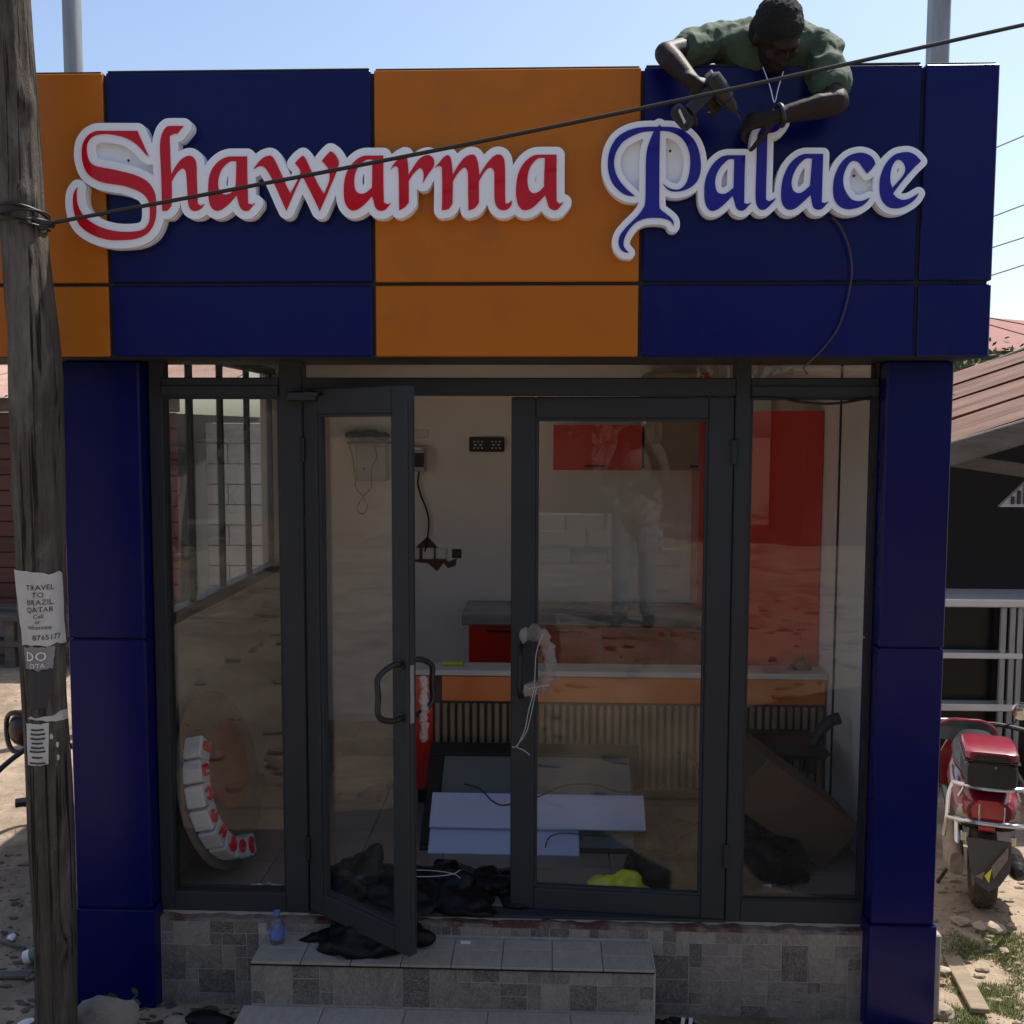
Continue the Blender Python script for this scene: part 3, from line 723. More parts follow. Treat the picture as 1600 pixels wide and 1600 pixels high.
for s_, pts in ((sign1, ((201, 251),)), (sign2, ((1047, 236), (1334, 275)))):
    for (a, b) in pts:
        MB().lathe([(.005, 0), (.004, .004)], P(a, b, FY-.024), (0, -1, 0), 8).build('screw', M['black'], s_)
# ---------------------------------------------------------------- inside the shop
FZ = 0.300
M['marble'] = mat('grey_marble', (0.36, 0.33, 0.31), 0.25, var=0.25, scale=7, stretch=(.5, 1, 3), col2=(.22, .19, .18))
M['pale_top'] = mat('pale_counter_top', (0.55, 0.54, 0.50), 0.3, var=0.08)
M['cab_red'] = mat('red_cabinet', (0.60, 0.030, 0.014), 0.2, var=0.05, coat=0.3)
M['cab_orange'] = mat('orange_cabinet', (0.68, 0.16, 0.022), 0.25, var=0.05, coat=0.2)
M['rib'] = mat('fluted_slat', (0.30, 0.21, 0.13), 0.55, var=0.2, scale=10, stretch=(4, 4, .5), rnd=.12)
M['rib_back'] = mat('dark_slat_backing', (0.09, 0.06, 0.045), .7)
M['meter'] = mat('meter_grey', (0.36, 0.36, 0.39), 0.5)
M['switch'] = mat('switch_plastic', (0.62, 0.61, 0.60), 0.35)
M['scorch'] = mat('bare_brick_patch', (0.14, 0.065, 0.045), 0.95, var=0.3, scale=20)
M['glassboard'] = mat('smoky_glass_face', (0.14, 0.16, 0.155), 0.25, var=0.05, scale=2)
M['lilac'] = mat('lilac_board', (0.54, 0.54, 0.70), 0.45, var=0.05)
M['bag'] = mat('black_plastic_bag', (0.0035, 0.0035, 0.004), 0.42, var=0.3, bump=0.15, bscale=60, spec=.22)
M['card'] = mat('cardboard', (0.12, 0.066, 0.038), 0.85, var=0.1, scale=5)
M['yellow_bag'] = mat('yellow_plastic', (0.62, 0.56, 0.03), 0.35, var=0.15)
M['foam'] = mat('white_foam', (0.48, 0.47, 0.47), 0.6, var=0.04)
M['smoke_acr'] = mat('brown_acrylic', (0.13, 0.10, 0.08), 0.15, var=0.1)
M['clear_pl'] = glass_mat('crumpled_plastic', (0.80, 0.79, 0.78), dust=0.30)

M['tan_cab'] = mat('tan_cabinet', (0.30, 0.20, 0.14), 0.5, var=.08)
# front counter: top, orange band, fluted slats, plinth
CY = 1.20
cx0, cx1 = P(648, 1050, CY).x, WX1-.004
cz = P(900, 1048, CY).z
ctr = thing('service_counter', (0.3, CY+.3, FZ), 'service counter with pale top and orange fluted front inside the shop', 'counter')
MB().box(cx0-.02, cx1, CY-.02, CY+.17, cz-.030, cz, .004).build('counter_top', M['pale_top'], ctr)
MB().box(cx0, cx1-.004, CY+.0198, CY+.16, FZ+.08, cz-.031).build('carcass', M['rib_back'], ctr)
xo = P(690, 1080, CY).x
MB().box(xo, P(740, 1080, CY).x+.20, CY+.004, CY+.0195, P(900, 1098, CY).z, cz-.036, .003).build('band_panel', M['cab_orange'], ctr)
MB().box(P(740, 1080, CY).x+.204, cx1-.006, CY+.004, CY+.0195, P(900, 1098, CY).z, cz-.036, .003).build('band_panel', M['cab_orange'], ctr)
zr1, zr0 = P(900, 1100, CY).z, FZ+.10
MB().box(cx0-.002, cx0+.095, CY+.002, CY+.0195, FZ+.08, cz-.0365, .002).build('end_post', M['cab_red'], ctr)
nr = 52
for i in range(nr):
    a = cx0+.10+(cx1-cx0-.11)*i/nr; wd = (cx1-cx0-.11)/nr
    MB().box(a+.007, a+wd-.007, CY-.006, CY+.0195, zr0, zr1-.004, .006).build('slat', M['rib'], ctr)
MB().box(cx0+.01, cx1-.006, CY+.03, CY+.15, FZ, FZ+.0795).build('toe_kick', M['black'], ctr)
# back counter with drawers
BY = 2.30
bx0 = P(727, 965, BY).x; bz = P(760, 957, BY).z
bk = thing('back_counter', (bx0+.7, BY+.2, FZ), 'back wall kitchen counter with grey marble top and red drawers', 'counter')
MB().box(bx0-.02, WX1-.004, BY-.03, WY-.002, bz-.075, bz, .006).build('counter_top', M['marble'], bk)
MB().box(bx0+.02, WX1-.02, BY+.012, WY-.004, FZ, bz-.0755).build('carcass', M['white_paint'], bk)
for i in range(4):
    a = bx0+.02+i*.42
    for (c, d) in ((FZ+.06, FZ+.40), (FZ+.405, bz-.085)):
        dr = MB().box(a+.003, a+.417, BY-.006, BY+.0115, c, d, .003).build('drawer_front', M['cab_red'], bk)
        MB().box(a+.12, a+.30, BY-.022, BY-.0065, d-.035, d-.025, .002).build('handle', M['black'], dr)
# wall cabinets
wy = WY-.33
c0, c1 = P(865, 664, wy), P(1003, 735, wy)
wc = thing('wall_cabinet', ((c0.x+c1.x)/2, wy+.16, c1.z), 'glossy red wall cabinet hung on the back wall', 'cabinet')
MB().box(c0.x+.004, c1.x-.004, wy+.0185, WY-.003, c1.z+.004, c0.z-.004).build('carcass', M['white_paint'], wc)
dr = MB().box(c0.x, c1.x, wy, wy+.018, c1.z, c0.z, .003).build('flap_door', M['cab_red'], wc)
MB().box(P(913, 728, wy).x, P(946, 728, wy).x, wy-.018, wy-.0005, c1.z+.02, c1.z+.032, .002).build('handle', M['black'], dr)
c0, c1 = P(1008, 645, wy), P(1092, 735, wy)
tc_ = thing('wall_cabinet', ((c0.x+c1.x)/2, wy+.16, c1.z), 'tan wall cabinet right of the red one with a red end panel', 'cabinet')
MB().box(c0.x+.004, c1.x-.004, wy+.0185, WY-.003, c1.z+.004, c0.z+.25).build('carcass', M['tan_cab'], tc_)
dr = MB().box(c0.x, c1.x, wy, wy+.018, c1.z, c0.z+.25, .003).build('flap_door', M['tan_cab'], tc_)
MB().box(c1.x-.06, c1.x-.01, wy-.018, wy-.0005, c1.z+.02, c1.z+.032, .002).build('handle', M['black'], dr)
MB().box(c1.x+.001, P(1106, 735, wy).x, wy-.004, WY-.003, bz+.02, c0.z+.25, .003).build('end_panel', M['cab_red'], tc_)
# tall red cupboard at the right end behind the counter
TY = 1.40; tx0 = P(1171, 800, TY).x; tz = P(1230, 642, TY).z
tl = thing('tall_cupboard', ((tx0+WX1)/2, TY+.2, FZ), 'tall glossy red cupboard behind the counter at the right wall', 'cupboard')
MB().box(tx0+.004, WX1-.003, TY+.0185, TY+.42, FZ, tz-.004).build('carcass', M['tan_cab'], tl)
MB().box(tx0, P(1284, 800, TY).x, TY, TY+.018, FZ+.05, tz, .003).build('door', M['cab_red'], tl)
tag(MB().box(WX1-.010, WX1-.001, TY-.32, TY-.31, FZ, CZ-.001).build('wall_trim', M['black']), 'thin dark vertical trim strip on the cream right wall', 'trim')
# back wall fittings
BW = WY-.001
def wallbox(name, label, cat, px0, py0, px1, py1, th, m, parts=()):
    a, b = P(px0, py0, BW-th), P(px1, py1, BW-th)
    t = thing(name, ((a.x+b.x)/2, BW, b.z), label, cat)
    MB().box(a.x, b.x, BW-th, BW, b.z, a.z, .006).build('casing', M[m], t)
    for (nm, qx0, qy0, qx1, qy1, t2, mm) in parts:
        c, d = P(qx0, qy0, BW-th-t2), P(qx1, qy1, BW-th-t2)
        MB().box(c.x, d.x, BW-th-t2, BW-th-.0003, d.z, c.z, .002).build(nm, M[mm], t)
    return t
wallbox('fuse_box', 'pale grey square fuse box on the back wall seen through the open door glass', 'fuse box', 556, 692, 605, 752, .09, 'meter', (('cover', 562, 698, 602, 748, .012, 'meter'), ('lock', 567, 730, 570, 734, .017, 'black')))
wallbox('meter_shelf', 'small dark shelf with equipment above the fuse box', 'shelf', 541, 690, 612, 693.5, .16, 'core', (('device', 548, 676, 570, 689.5, .0, 'black'),) if False else ())
a, b = P(545, 675, BW-.13), P(600, 689, BW-.13)
mb = MB(); rg = random.Random(3)
for i in range(7): mb.ell((a.x+(b.x-a.x)*i/6, BW-.09, b.z+.03+rg.uniform(0, .025)), (.04, .05, .03), 8, 6)
tag(obj_from_mesh('cable_bundle', remesh(mb, .012, 3), M['wire']), 'tangle of black cable heaped on the small wall shelf', 'cable')
wallbox('energy_meter', 'pale electricity meter with black display left of the doorway view', 'meter', 632, 697, 664, 737, .09, 'meter', (('display', 636, 708, 662, 730, .01, 'black'), ('label_strip', 640, 699, 658, 703, .004, 'switch')))
wallbox('light_switch', 'small white twin switch high on the back wall', 'switch', 646, 671, 669, 684, .012, 'switch', (('rocker', 650, 673, 656, 682, .004, 'switch'), ('rocker', 659, 673, 665, 682, .004, 'switch')))
lb = wallbox('isolator_panel', 'black wall panel with two rows of small white marks', 'panel', 733, 683, 788, 706, .03, 'black', ())
for gx_ in (747, 775):
    for (dy, ws, k) in ((690, 2.6, 3), (695, 4, 2), (700, 2.6, 3)):
        for i in range(k):
            xx = gx_+(i-(k-1)/2)*(6 if k == 3 else 8)
            c, d = P(xx-ws/2, dy-1, BW-.033), P(xx+ws/2, dy+1, BW-.033)
            MB().box(c.x, d.x, BW-.032, BW-.0303, d.z, c.z).build('mark', M['switch'], lb)
pts = [P(x, y, BW-.003) for x, y in ((642, 862), (668, 838), (690, 862), (700, 878), (714, 872), (712, 884), (700, 888), (693, 880), (683, 893), (668, 880), (646, 878))]
mb = MB(); mb.prism([[(p.x, p.z) for p in pts]], BW-.003, BW-.0004)
tag(mb.build('bare_patch', M['scorch']), 'jagged dark patch of bare wall around the row of sockets', 'wall patch')
for k, (px0, nm, lab) in enumerate(((645, 'wall_socket', 'white wall socket at the left end of the row on the bare patch'), (660, 'wall_switch', 'white wall switch in the middle of the row on the bare patch'), (680.5, 'wall_switch', 'white wall switch at the right of the row on the bare patch'))):
    wallbox(nm, lab, 'switch' if k else 'socket', px0, 856, px0+(18 if k else 10), 874, .014, 'switch', (('rocker', px0+3, 859, px0+(15 if k else 8), 871, .004, 'switch'),))
wallbox('socket_box', 'open dark socket box right of the white switches', 'socket box', 706, 858, 721, 872, .006, 'black', (('terminal', 709, 861, 712, 869, .003, 'scorch'), ('terminal', 715, 862, 718, 868, .003, 'scorch')))
def cable(pts, r, label, m='wire', n=6, name='cable'):
    return tag(MB().tube(spline(pts, 6), r, n).build(name, M[m]), label, 'cable')
cable([P(x, y, BW-.02) for x, y in ((655, 736), (653, 755), (658, 775), (666, 795), (670, 815), (668, 840), (664, 862))], .006, 'black cable hanging from the meter down to the sockets')
cable([P(x, y, BW-.11) for x, y in ((545, 692), (551, 715), (555, 745), (556, 762), (566, 775), (574, 790), (567, 803), (558, 795), (566, 778), (580, 760), (580, 735), (588, 715), (586, 694))], .003, 'thin cable looping in a knot below the fuse box', 'redwire')
tag(MB().box(P(690, 1046, CY+.1).x, P(725, 1046, CY+.1).x, CY+.08, CY+.12, cz+.0005, cz+.018, .004).build('spirit_level', M['yellow_bag']), 'yellow tool lying on the pale counter top', 'tool')
# small black lamp-like gadget on the counter, right
b0 = P(1252, 1046, CY+.08)
gd = thing('extension_socket', (b0.x, CY+.08, cz), 'small dark gadget with cord standing on the counter beside the tall red panel', 'gadget')
MB().box(b0.x-.05, b0.x+.05, CY+.05, CY+.11, cz+.0005, cz+.03, .01).build('base', M['black'], gd)
MB().lathe([(.03, 0), (.022, .025), (.008, .03), (.006, .055)], (b0.x, CY+.08, cz+.03), (0, 0, 1), 10).build('knob', M['black'], gd)
# framed board leaning on the counter, two lilac boards in front of it
z0_ = FZ+.004
pa, pb = P(655, 1362, .60), P(668, 1158, 1.10)
def lean(y): t = (y-.60)/.50; return z0_+t*(pb.z-z0_)
fr = thing('framed_board', (0.1, .62, FZ), 'black framed smoky glass board leaning against the counter behind the doors', 'board')
ang = math.atan2(pb.z-z0_, .50); Lb = math.hypot(pb.z-z0_, .50)
fx0, fx1 = P(655, 1362, .60).x, P(1010, 1300, .60).x
T_ = Matrix.Translation((0, .60, z0_)) @ Matrix.Rotation(ang, 4, 'X')
fb = MB()
fb.box(fx0, fx1, 0, .030, -.03, -.002, .004, T_); fb.box(fx0, fx1, Lb-.075, Lb, -.03, -.002, .004, T_)
fb.box(fx0, fx0+.075, .030, Lb-.075, -.03, -.002, .004, T_); fb.box(fx1-.05, fx1, .030, Lb-.075, -.03, -.002, .004, T_)
fb.build('frame', M['black'], fr)
MB().box(fx0+.03, fx1-.03, .03, Lb-.03, -.026, -.018, 0, T_).build('face', M['glassboard'], fr)
for (y0p, y1p, px0, px1, yy, lab) in ((1252, 1294, 672, 1008, .70, 'upper long lilac board lying against the framed glass board'), (1297, 1333, 670, 905, .62, 'lower shorter lilac board lying against the framed glass board')):
    a, b = P(px0, y0p, yy), P(px1, y1p, yy); d_ = .03
    mb = MB(); T2 = Matrix.Translation((0, yy-.045, b.z)) @ Matrix.Rotation(ang, 4, 'X')
    h = (a.z-b.z)/math.sin(ang)
    mb.box(a.x, b.x, 0, h, -.001, .012, .003, T2); mb.box(a.x, b.x, h-.012, h, -.012, -.0012, .002, T2)
    tag(mb.build('lilac_board', M['lilac']), lab, 'board')
cable([P(x, y, .62) for x, y in ((725, 1225), (745, 1230), (758, 1240), (770, 1252), (790, 1258), (840, 1245), (880, 1228), (930, 1226), (975, 1238), (1040, 1226))], .004, 'thin black wires trailing over the lilac boards')
cable([P(x, y, .60) for x, y in ((852, 1330), (857, 1310), (880, 1302), (940, 1306), (1000, 1300))], .003, 'thin dark wire curling at the end of the lower lilac board')
# black bags by the open door
def bag_blob(c, r, seed, n=26, vox=.010, crease=1.0):
    rg = random.Random(seed); mb = MB()
    for i in range(n):
        a = rg.uniform(0, 2*PI); q = rg.random()**.5
        x = c[0]+r[0]*q*.8*math.cos(a); y = c[1]+r[1]*q*.8*math.sin(a); hh = r[2]*(1-q*.75)*rg.uniform(.55, 1)
        mb.ell((x, y, c[2]+hh*.5), (r[0]*rg.uniform(.18, .34), r[1]*rg.uniform(.2, .36), hh*.55), 8, 6,
               Matrix.Rotation(rg.uniform(-.5, .5), 3, 'X') @ Matrix.Rotation(rg.uniform(-.5, .5), 3, 'Y'))
    me = remesh(mb, vox, 5)
    k = min(1., r[2]/.15)*crease; o = Vector((seed*3.1, 0, 0))
    displace(me, lambda p: k*(.022*(.3-abs(noise.noise(p*7+o)))+.010*(.3-abs(noise.noise(p*17+o)))+.004*(.3-abs(noise.noise(p*40+o)))))
    for v in me.vertices:
        if v.co.z < c[2]: v.co.z = c[2]
    return me
bp = P(600, 1440, -.14)
tag(obj_from_mesh('plastic_bag', bag_blob((-.70, -.13, TZ+.001), (.30, .13, .17), 5), M['bag']), 'crumpled black plastic bag on the step behind the open door leaf', 'bag')
tag(obj_from_mesh('plastic_bag', bag_blob((-.80, .14, FZ+.001), (.24, .15, .26), 15), M['bag']), 'black plastic bag bulging just inside the open door glass', 'bag')
tag(obj_from_mesh('plastic_bag', bag_blob((-.42, .16, FZ+.001), (.42, .24, .14), 6), M['bag']), 'flattened black plastic bag lying on the floor in the doorway', 'bag')
tag(obj_from_mesh('plastic_bag', bag_blob((.74, .40, FZ+.001), (.46, .24, .42), 8, 34), M['bag']), 'large black plastic sack heaped inside behind the mullion', 'bag')
tag(obj_from_mesh('plastic_bag', bag_blob((P(965, 1395, .16).x, .18, FZ+.001), (.17, .08, .16), 9, vox=.01), M['yellow_bag']), 'yellow plastic bag on the floor behind the closed door', 'bag')
tag(MB().tube(spline([(-.50+.13*math.cos(a*.7), .02+.05*math.sin(a*.7), .43+.004*a) for a in range(10)], 4), .002, 6).build('white_cable', M['meter']), 'loop of thin white cable on the flattened black bag', 'cable')
# cardboard box standing askew behind the right pane, chair behind it
bx = thing('cardboard_box', (1.02, .50, FZ), 'brown cardboard box tipped on its corner behind the right pane', 'box')
Tb = Matrix.Translation((.78, .52, FZ+.36)) @ Matrix.Rotation(math.radians(38), 4, 'Y') @ Matrix.Rotation(math.radians(12), 4, 'Z')
MB().box(0, .58, -.16, .16, 0, .26, .004, Tb).build('carton', M['card'], bx)
MB().box(-.16, -.002, -.16, .16, .255, .2595, .001, Tb).box(-.14, -.002, -.15, .15, .004, .008, .001, Tb).build('flap', M['card'], bx)
ch = thing('office_chair', (1.18, .78, FZ), 'black curved back chair behind the cardboard box', 'chair')
cp = [P(x, y, .80) for x, y in ((1262, 1205), (1268, 1170), (1280, 1145), (1296, 1128), (1312, 1122))]
MB().tube(spline(cp, 5), .030, 8).build('backrest', M['black'], ch)
MB().box(.98, 1.34, .72, 1.08, FZ+.42, FZ+.48, .03).build('seat', M['black'], ch)
MB().lathe([(.03, 0), (.03, .42)], (1.16, .9, FZ), (0, 0, 1), 10).build('column', M['black'], ch)
for k in range(5):
    a = k*2*PI/5; MB().beam((1.16, .9, FZ+.06), (1.16+.2*math.cos(a), .9+.2*math.sin(a), FZ+.025), .03, .03).build('leg', M['black'], ch)
tag(obj_from_mesh('crumpled_paper', bag_blob((P(1200, 1315, .30).x, .30, FZ+.001), (.04, .04, .05), 12, 10, .007), M['white_paint']), 'small crumpled white wrapper at the foot of the black sack', 'litter')
# round sign with foam letters leaning in the left corner
M['dull_red'] = mat('dull_red_print', (.20, .065, .045), .3, var=.3, scale=6)
rs = thing('round_sign', (-1.45, .30, FZ), 'round brown acrylic sign with white foam letters leaning behind the left pane', 'sign')
dc = Vector((-1.500, .40, FZ+.405)); dirx = Vector((.10, .995, 0)).normalized(); upv = Vector((-.22, .022, .975)).normalized(); nrm = dirx.cross(upv).normalized()
def disc(R, t0, t1, nm, m, cc=dc):
    mb = MB(); n = 40; vs = []
    for t in (t0, t1): vs += [cc+(dirx*math.cos(2*PI*k/n)+upv*math.sin(2*PI*k/n))*R+nrm*t for k in range(n)]
    mb.add(vs, [tuple(range(n)), tuple(range(n, 2*n))[::-1]]+[(k, (k+1) % n, n+(k+1) % n, n+k) for k in range(n)])
    return mb.build(nm, m, rs)
disc(.40, 0, .008, 'disc', M['smoke_acr']); disc(.20, .0085, .014, 'inner_disc', M['dull_red'], dc+dirx*.08+upv*.04)
for k in range(8):
    a = math.radians(140+k*17.5); cc = dc+(dirx*math.cos(a)+upv*math.sin(a))*.315+nrm*.009
    tx = dirx*-math.sin(a)+upv*math.cos(a); rd = dirx*math.cos(a)+upv*math.sin(a)
    Tm = Matrix((tx, rd, nrm)).transposed().to_4x4(); Tm.translation = cc
    MB().box(-.047, .047, -.044, .044, 0, .085, .007, Tm).build('foam_letter', M['foam'], rs)
    mb = MB(); rg = random.Random(90+k); a0_ = rg.uniform(0, 6); sw_ = rg.uniform(3.6, 5.2); ex, ez = rg.uniform(.014, .024), rg.uniform(.020, .030)
    mb.tube([Tm @ Vector((ex*math.cos(q+a0_), ez*math.sin(q+a0_), .0865)) for q in np.linspace(0, sw_, 12)], [.004+.010*math.sin(PI*t) for t in np.linspace(.08, .92, 12)], 5)
    mb.tube([Tm @ Vector((ex*math.cos(a0_)*.6, -ez*1.1, .0865)), Tm @ Vector((ex*math.cos(a0_), ez*1.0, .0865))], .007, 5)
    mb.build('letter_face', M['red'], rs)
for k, (px, py) in enumerate(((385, 1335), (410, 1385), (280, 1345), (430, 1388))):
    q = PZ(px, py, FZ)
    tag(obj_from_mesh('paper_scrap', bag_blob((q.x, max(q.y, .10), FZ+.001), (.06, .04, .03), 20+k, 8, .008), M['white_paint']),
        ('crumpled white scrap beside the round sign', 'flat white scrap at the frame of the left pane', 'small pale scrap below the foam letters', 'tiny white scrap in the right corner of the left pane')[k], 'litter')
# wrapped handle of the closed leaf: plastic film and string
h0 = P(850, 1000, -.10)
mb = MB(); rg = random.Random(4)
for k, (x, y, r) in enumerate(((820, 992, .032), (835, 988, .035), (850, 997, .036), (857, 1015, .034), (860, 1035, .036), (858, 1055, .036), (850, 1072, .034), (828, 1078, .030), (838, 1074, .03))):
    p = P(x, y, -.105+rg.uniform(-.012, .012)); mb.ell(p, (r*rg.uniform(.6, .9), r*.7, r), 8, 6)
me = remesh(mb, .007, 1)
displace(me, lambda p: .016*(.3-abs(noise.noise(p*38)))+.006*noise.noise(p*90))
wrp = thing('plastic_wrapping', (h0.x, -.1, .9), 'crumpled clear plastic wrapping tied with string round the closed door handle', 'wrapping')
o = obj_from_mesh('film', me, M['clear_pl'], wrp); o.location = -wrp.location
o = MB().tube(spline([P(x, y, -.15) for x, y in ((848, 990), (838, 1020), (836, 1050), (834, 1080), (826, 1110), (820, 1140), (808, 1165), (800, 1167))], 4), .0019, 5)
o.tube(spline([P(x, y, -.15) for x, y in ((838, 1075), (830, 1115), (822, 1145), (808, 1166), (818, 1172), (828, 1180))], 4), .0019, 5)
o.tube([P(x, y, -.15) for x, y in ((826, 1076), (858, 1070))], .002, 5)
o.build('string', M['meter'], wrp)
mb = MB()
for k in range(7): mb.ell(left_leaf.matrix_basis @ Vector((lw+.005, .075+.006*(k % 2), .84+k*.035)), (.018, .018, .028), 8, 6)
me = remesh(mb, .006, 1)
displace(me, lambda p: noise.noise(p*70)*.008)
tag(obj_from_mesh('plastic_wrapping', me, M['clear_pl']), 'torn clear plastic film hanging on the open door edge', 'wrapping')
# water bottle on the step
q = PZ(428, 1482, TZ)
wb = thing('water_bottle', (q.x, -.13, TZ), 'small plastic water bottle with blue label on the left end of the step', 'bottle')
M['pet'] = glass_mat('clear_bottle', (.75, .80, .86), dust=.12); M['blue_label'] = mat('blue_label', (.10, .16, .42), .4, var=.3, scale=40)
MB().lathe([(.026, 0), (.030, .008), (.030, .075), (.024, .095), (.012, .110), (.012, .120)], (q.x, -.13, TZ+.001), (0, 0, 1), 18).build('bottle_body', M['pet'], wb)
MB().lathe([(.0306, .022), (.0306, .062)], (q.x, -.13, TZ+.001), (0, 0, 1), 18).build('label', M['blue_label'], wb)
MB().lathe([(.0135, .117), (.0135, .132)], (q.x, -.13, TZ+.001), (0, 0, 1), 14).build('cap', M['blue_label'], wb)
tag(MB().box(P(720, 1468, -.1).x, P(735, 1468, -.1).x, -.11, -.09, TZ+.0015, TZ+.004).build('paper_scrap', M['white_paint']), 'small white scrap on the step tread in front of the doorway', 'litter')
# ---------------------------------------------------------------- utility pole, wires, posters
M['pole'] = pole_mat('weathered_pole')
M['paper'] = mat('old_paper', (0.46, 0.445, 0.41), 0.85, var=0.12, scale=12, col2=(.32, .29, .25), mixlo=.55, mixhi=.8)
M['paper_grey'] = mat('grey_paper', (0.22, 0.21, 0.20), 0.85, var=0.2, scale=12)
M['ink'] = mat('black_ink', (0.035, 0.033, 0.032), 0.8)
PYO = -0.55
cl = [(14, 0, 31, 0), (24, 180, 33, 0), (35, 345, 33, 0), (52, 520, 36, 0), (56, 620, 38, 0), (60, 760, 37, 0), (64, 900, 35, 0), (71, 1100, 34, 0), (80, 1300, 34, 0), (86, 1500, 32, 0), (90, 1700, 33, 0)]
def pole_at(z):
    pts = [(P(x, y, PYO).z, P(x, y, PYO).x, r/451.) for x, y, r, _ in cl]
    pts.sort()
    if z <= pts[0][0]: return pts[0][1], pts[0][2]
    for (a, b) in zip(pts, pts[1:]):
        if z <= b[0]:
            t = (z-a[0])/(b[0]-a[0]); return a[1]+(b[1]-a[1])*t, a[2]+(b[2]-a[2])*t
    a, b = pts[-2], pts[-1]
    return b[1]+(b[1]-a[1])/(b[0]-a[0])*(z-b[0]), max(.055, b[2]-.004*(z-b[0]))
def pole_r(z, a):
    cx, r = pole_at(z)
    d = .0075*noise.noise(Vector((math.cos(a)*2.2, math.sin(a)*2.2, z*1.1)))+.004*noise.noise(Vector((math.cos(a)*6, math.sin(a)*6, z*2.4)))+.0018*noise.noise(Vector((math.cos(a)*14, math.sin(a)*14, z*5)))
    for (kz, ka, kr, ks) in ((P(50, 165, PYO).z, -.5, .016, .05), (P(40, 310, PYO).z, -1.0, .013, .04), (P(86, 590, PYO).z, -.35, .016, .09), (P(95, 1470, PYO).z, -.7, .016, .07), (P(36, 770, PYO).z, -2.6, .010, .04)):
        da = math.atan2(math.sin(a-ka), math.cos(a-ka))
        d += kr*math.exp(-((z-kz)/ks)**2-(da/.45)**2)
    return r+d
pole = thing('utility_pole', (pole_at(0)[0], PYO, 0), 'weathered crooked wooden utility pole in front of the left pillar', 'pole')
mb = MB(); nz_, na = 260, 48; vs = []; fs = []
zmax = 5.6
for j in range(nz_+1):
    z = -.05+(zmax+.05)*j/nz_; cx, _ = pole_at(z)
    for k in range(na):
        a = 2*PI*k/na; r = pole_r(z, a); vs.append((cx+r*math.cos(a), PYO+r*math.sin(a), z))
for j in range(nz_):
    for k in range(na): fs.append((j*na+k, j*na+(k+1) % na, (j+1)*na+(k+1) % na, (j+1)*na+k))
fs.append(tuple(nz_*na+k for k in range(na)))
mb.add(vs, fs, True); mb.build('trunk', M['pole'], pole)
A0 = math.atan2(-4.1-PYO, 0-(-1.81))                       # towards the viewer
def on_pole(px, py, lift):
    """point on the pole's skin seen at that pixel"""
    z = P(px, py, PYO-.06).z; cx, r = pole_at(z)
    e = Vector((math.cos(A0), math.sin(A0), 0)); s = Vector((-math.sin(A0), math.cos(A0), 0))
    off = P(px, py, PYO-.03).x-cx
    t = max(-.97, min(.97, off/(r*1.03)/max(.2, abs(s.x))))
    a = A0+math.asin(t)
    return a, z
def skin(a, z, lift): cx, _ = pole_at(z); r = pole_r(z, a)+lift; return Vector((cx+r*math.cos(a), PYO+r*math.sin(a), z))
def poster(name, label, corners, m, nu=10, nv=10, lift=.0035, torn=.5, seed=1):
    """a sheet pasted round the pole: corners as pixels top-left, top-right, bottom-right, bottom-left"""
    tl, tr, br, bl = [on_pole(x, y, lift) for x, y in corners]
    rg = random.Random(seed); mb = MB(); vs = []
    for lf in (lift, lift-.0008):
        for j in range(nv+1):
            for i in range(nu+1):
                u, v = i/nu, j/nv
                a = (tl[0]*(1-u)+tr[0]*u)*(1-v)+(bl[0]*(1-u)+br[0]*u)*v
                z = (tl[1]*(1-u)+tr[1]*u)*(1-v)+(bl[1]*(1-u)+br[1]*u)*v
                if i in (0, nu): a += .07*torn*noise.noise(Vector((v*6, seed, i)))
                if j in (0, nv): z += .018*torn*noise.noise(Vector((u*5, seed, j+3)))
                vs.append(skin(a, z, lf+.002*noise.noise(Vector((a*4, z*14, seed)))))
    n1 = (nu+1)*(nv+1); fs = []
    for j in range(nv):
        for i in range(nu):
            q = (j*(nu+1)+i, j*(nu+1)+i+1, (j+1)*(nu+1)+i+1, (j+1)*(nu+1)+i); fs.append(q); fs.append(tuple(n1+t for t in q[::-1]))
    for i in range(nu): fs.append((i, n1+i, n1+i+1, i+1)); o = nv*(nu+1); fs.append((o+i, o+i+1, n1+o+i+1, n1+o+i))
    for j in range(nv): a_ = j*(nu+1); b_ = (j+1)*(nu+1); fs.append((a_, b_, n1+b_, n1+a_)); fs.append((a_+nu, n1+a_+nu, n1+b_+nu, b_+nu))
    mb.add(vs, fs, True)
    t = mb.build(name, m, pole); t['label'] = label
    return t
def write(parent, text, px, py, size_px, m='ink', lift=.0062, nm='lettering'):
    a0, z0 = on_pole(px, py, 0); size = size_px/440.
    me = text_mesh(text, size)
    cx, r = pole_at(z0); mb = MB()
    vs = [skin(a0+v.co.x/r, z0+v.co.y, lift) for v in me.vertices]
    mb.add(vs, [tuple(p.vertices) for p in me.polygons])
    bpy.data.meshes.remove(me)
    return mb.build(nm, M[m], parent)
ps = poster('poster', 'torn white travel poster', ((24, 890), (84, 898), (90, 1009), (36, 1007)), M['paper'], torn=.8)
write(ps, 'TRAVEL', 56, 921, 11.5); write(ps, 'TO', 54, 932.5, 11.5); write(ps, 'BRAZIL,', 57, 944, 11.5); write(ps, 'QATAR', 56, 955.5, 11.5)
write(ps, 'Call', 55, 965, 9); write(ps, 'or', 54, 973, 8); write(ps, 'Whatsapp', 56, 982, 8.5); write(ps, '8765177', 66, 999, 11.5)
pg = poster('poster', 'grey torn paper with white letters', ((37, 1010), (76, 1010), (73, 1046), (40, 1044)), M['paper_grey'], seed=3, lift=.003)
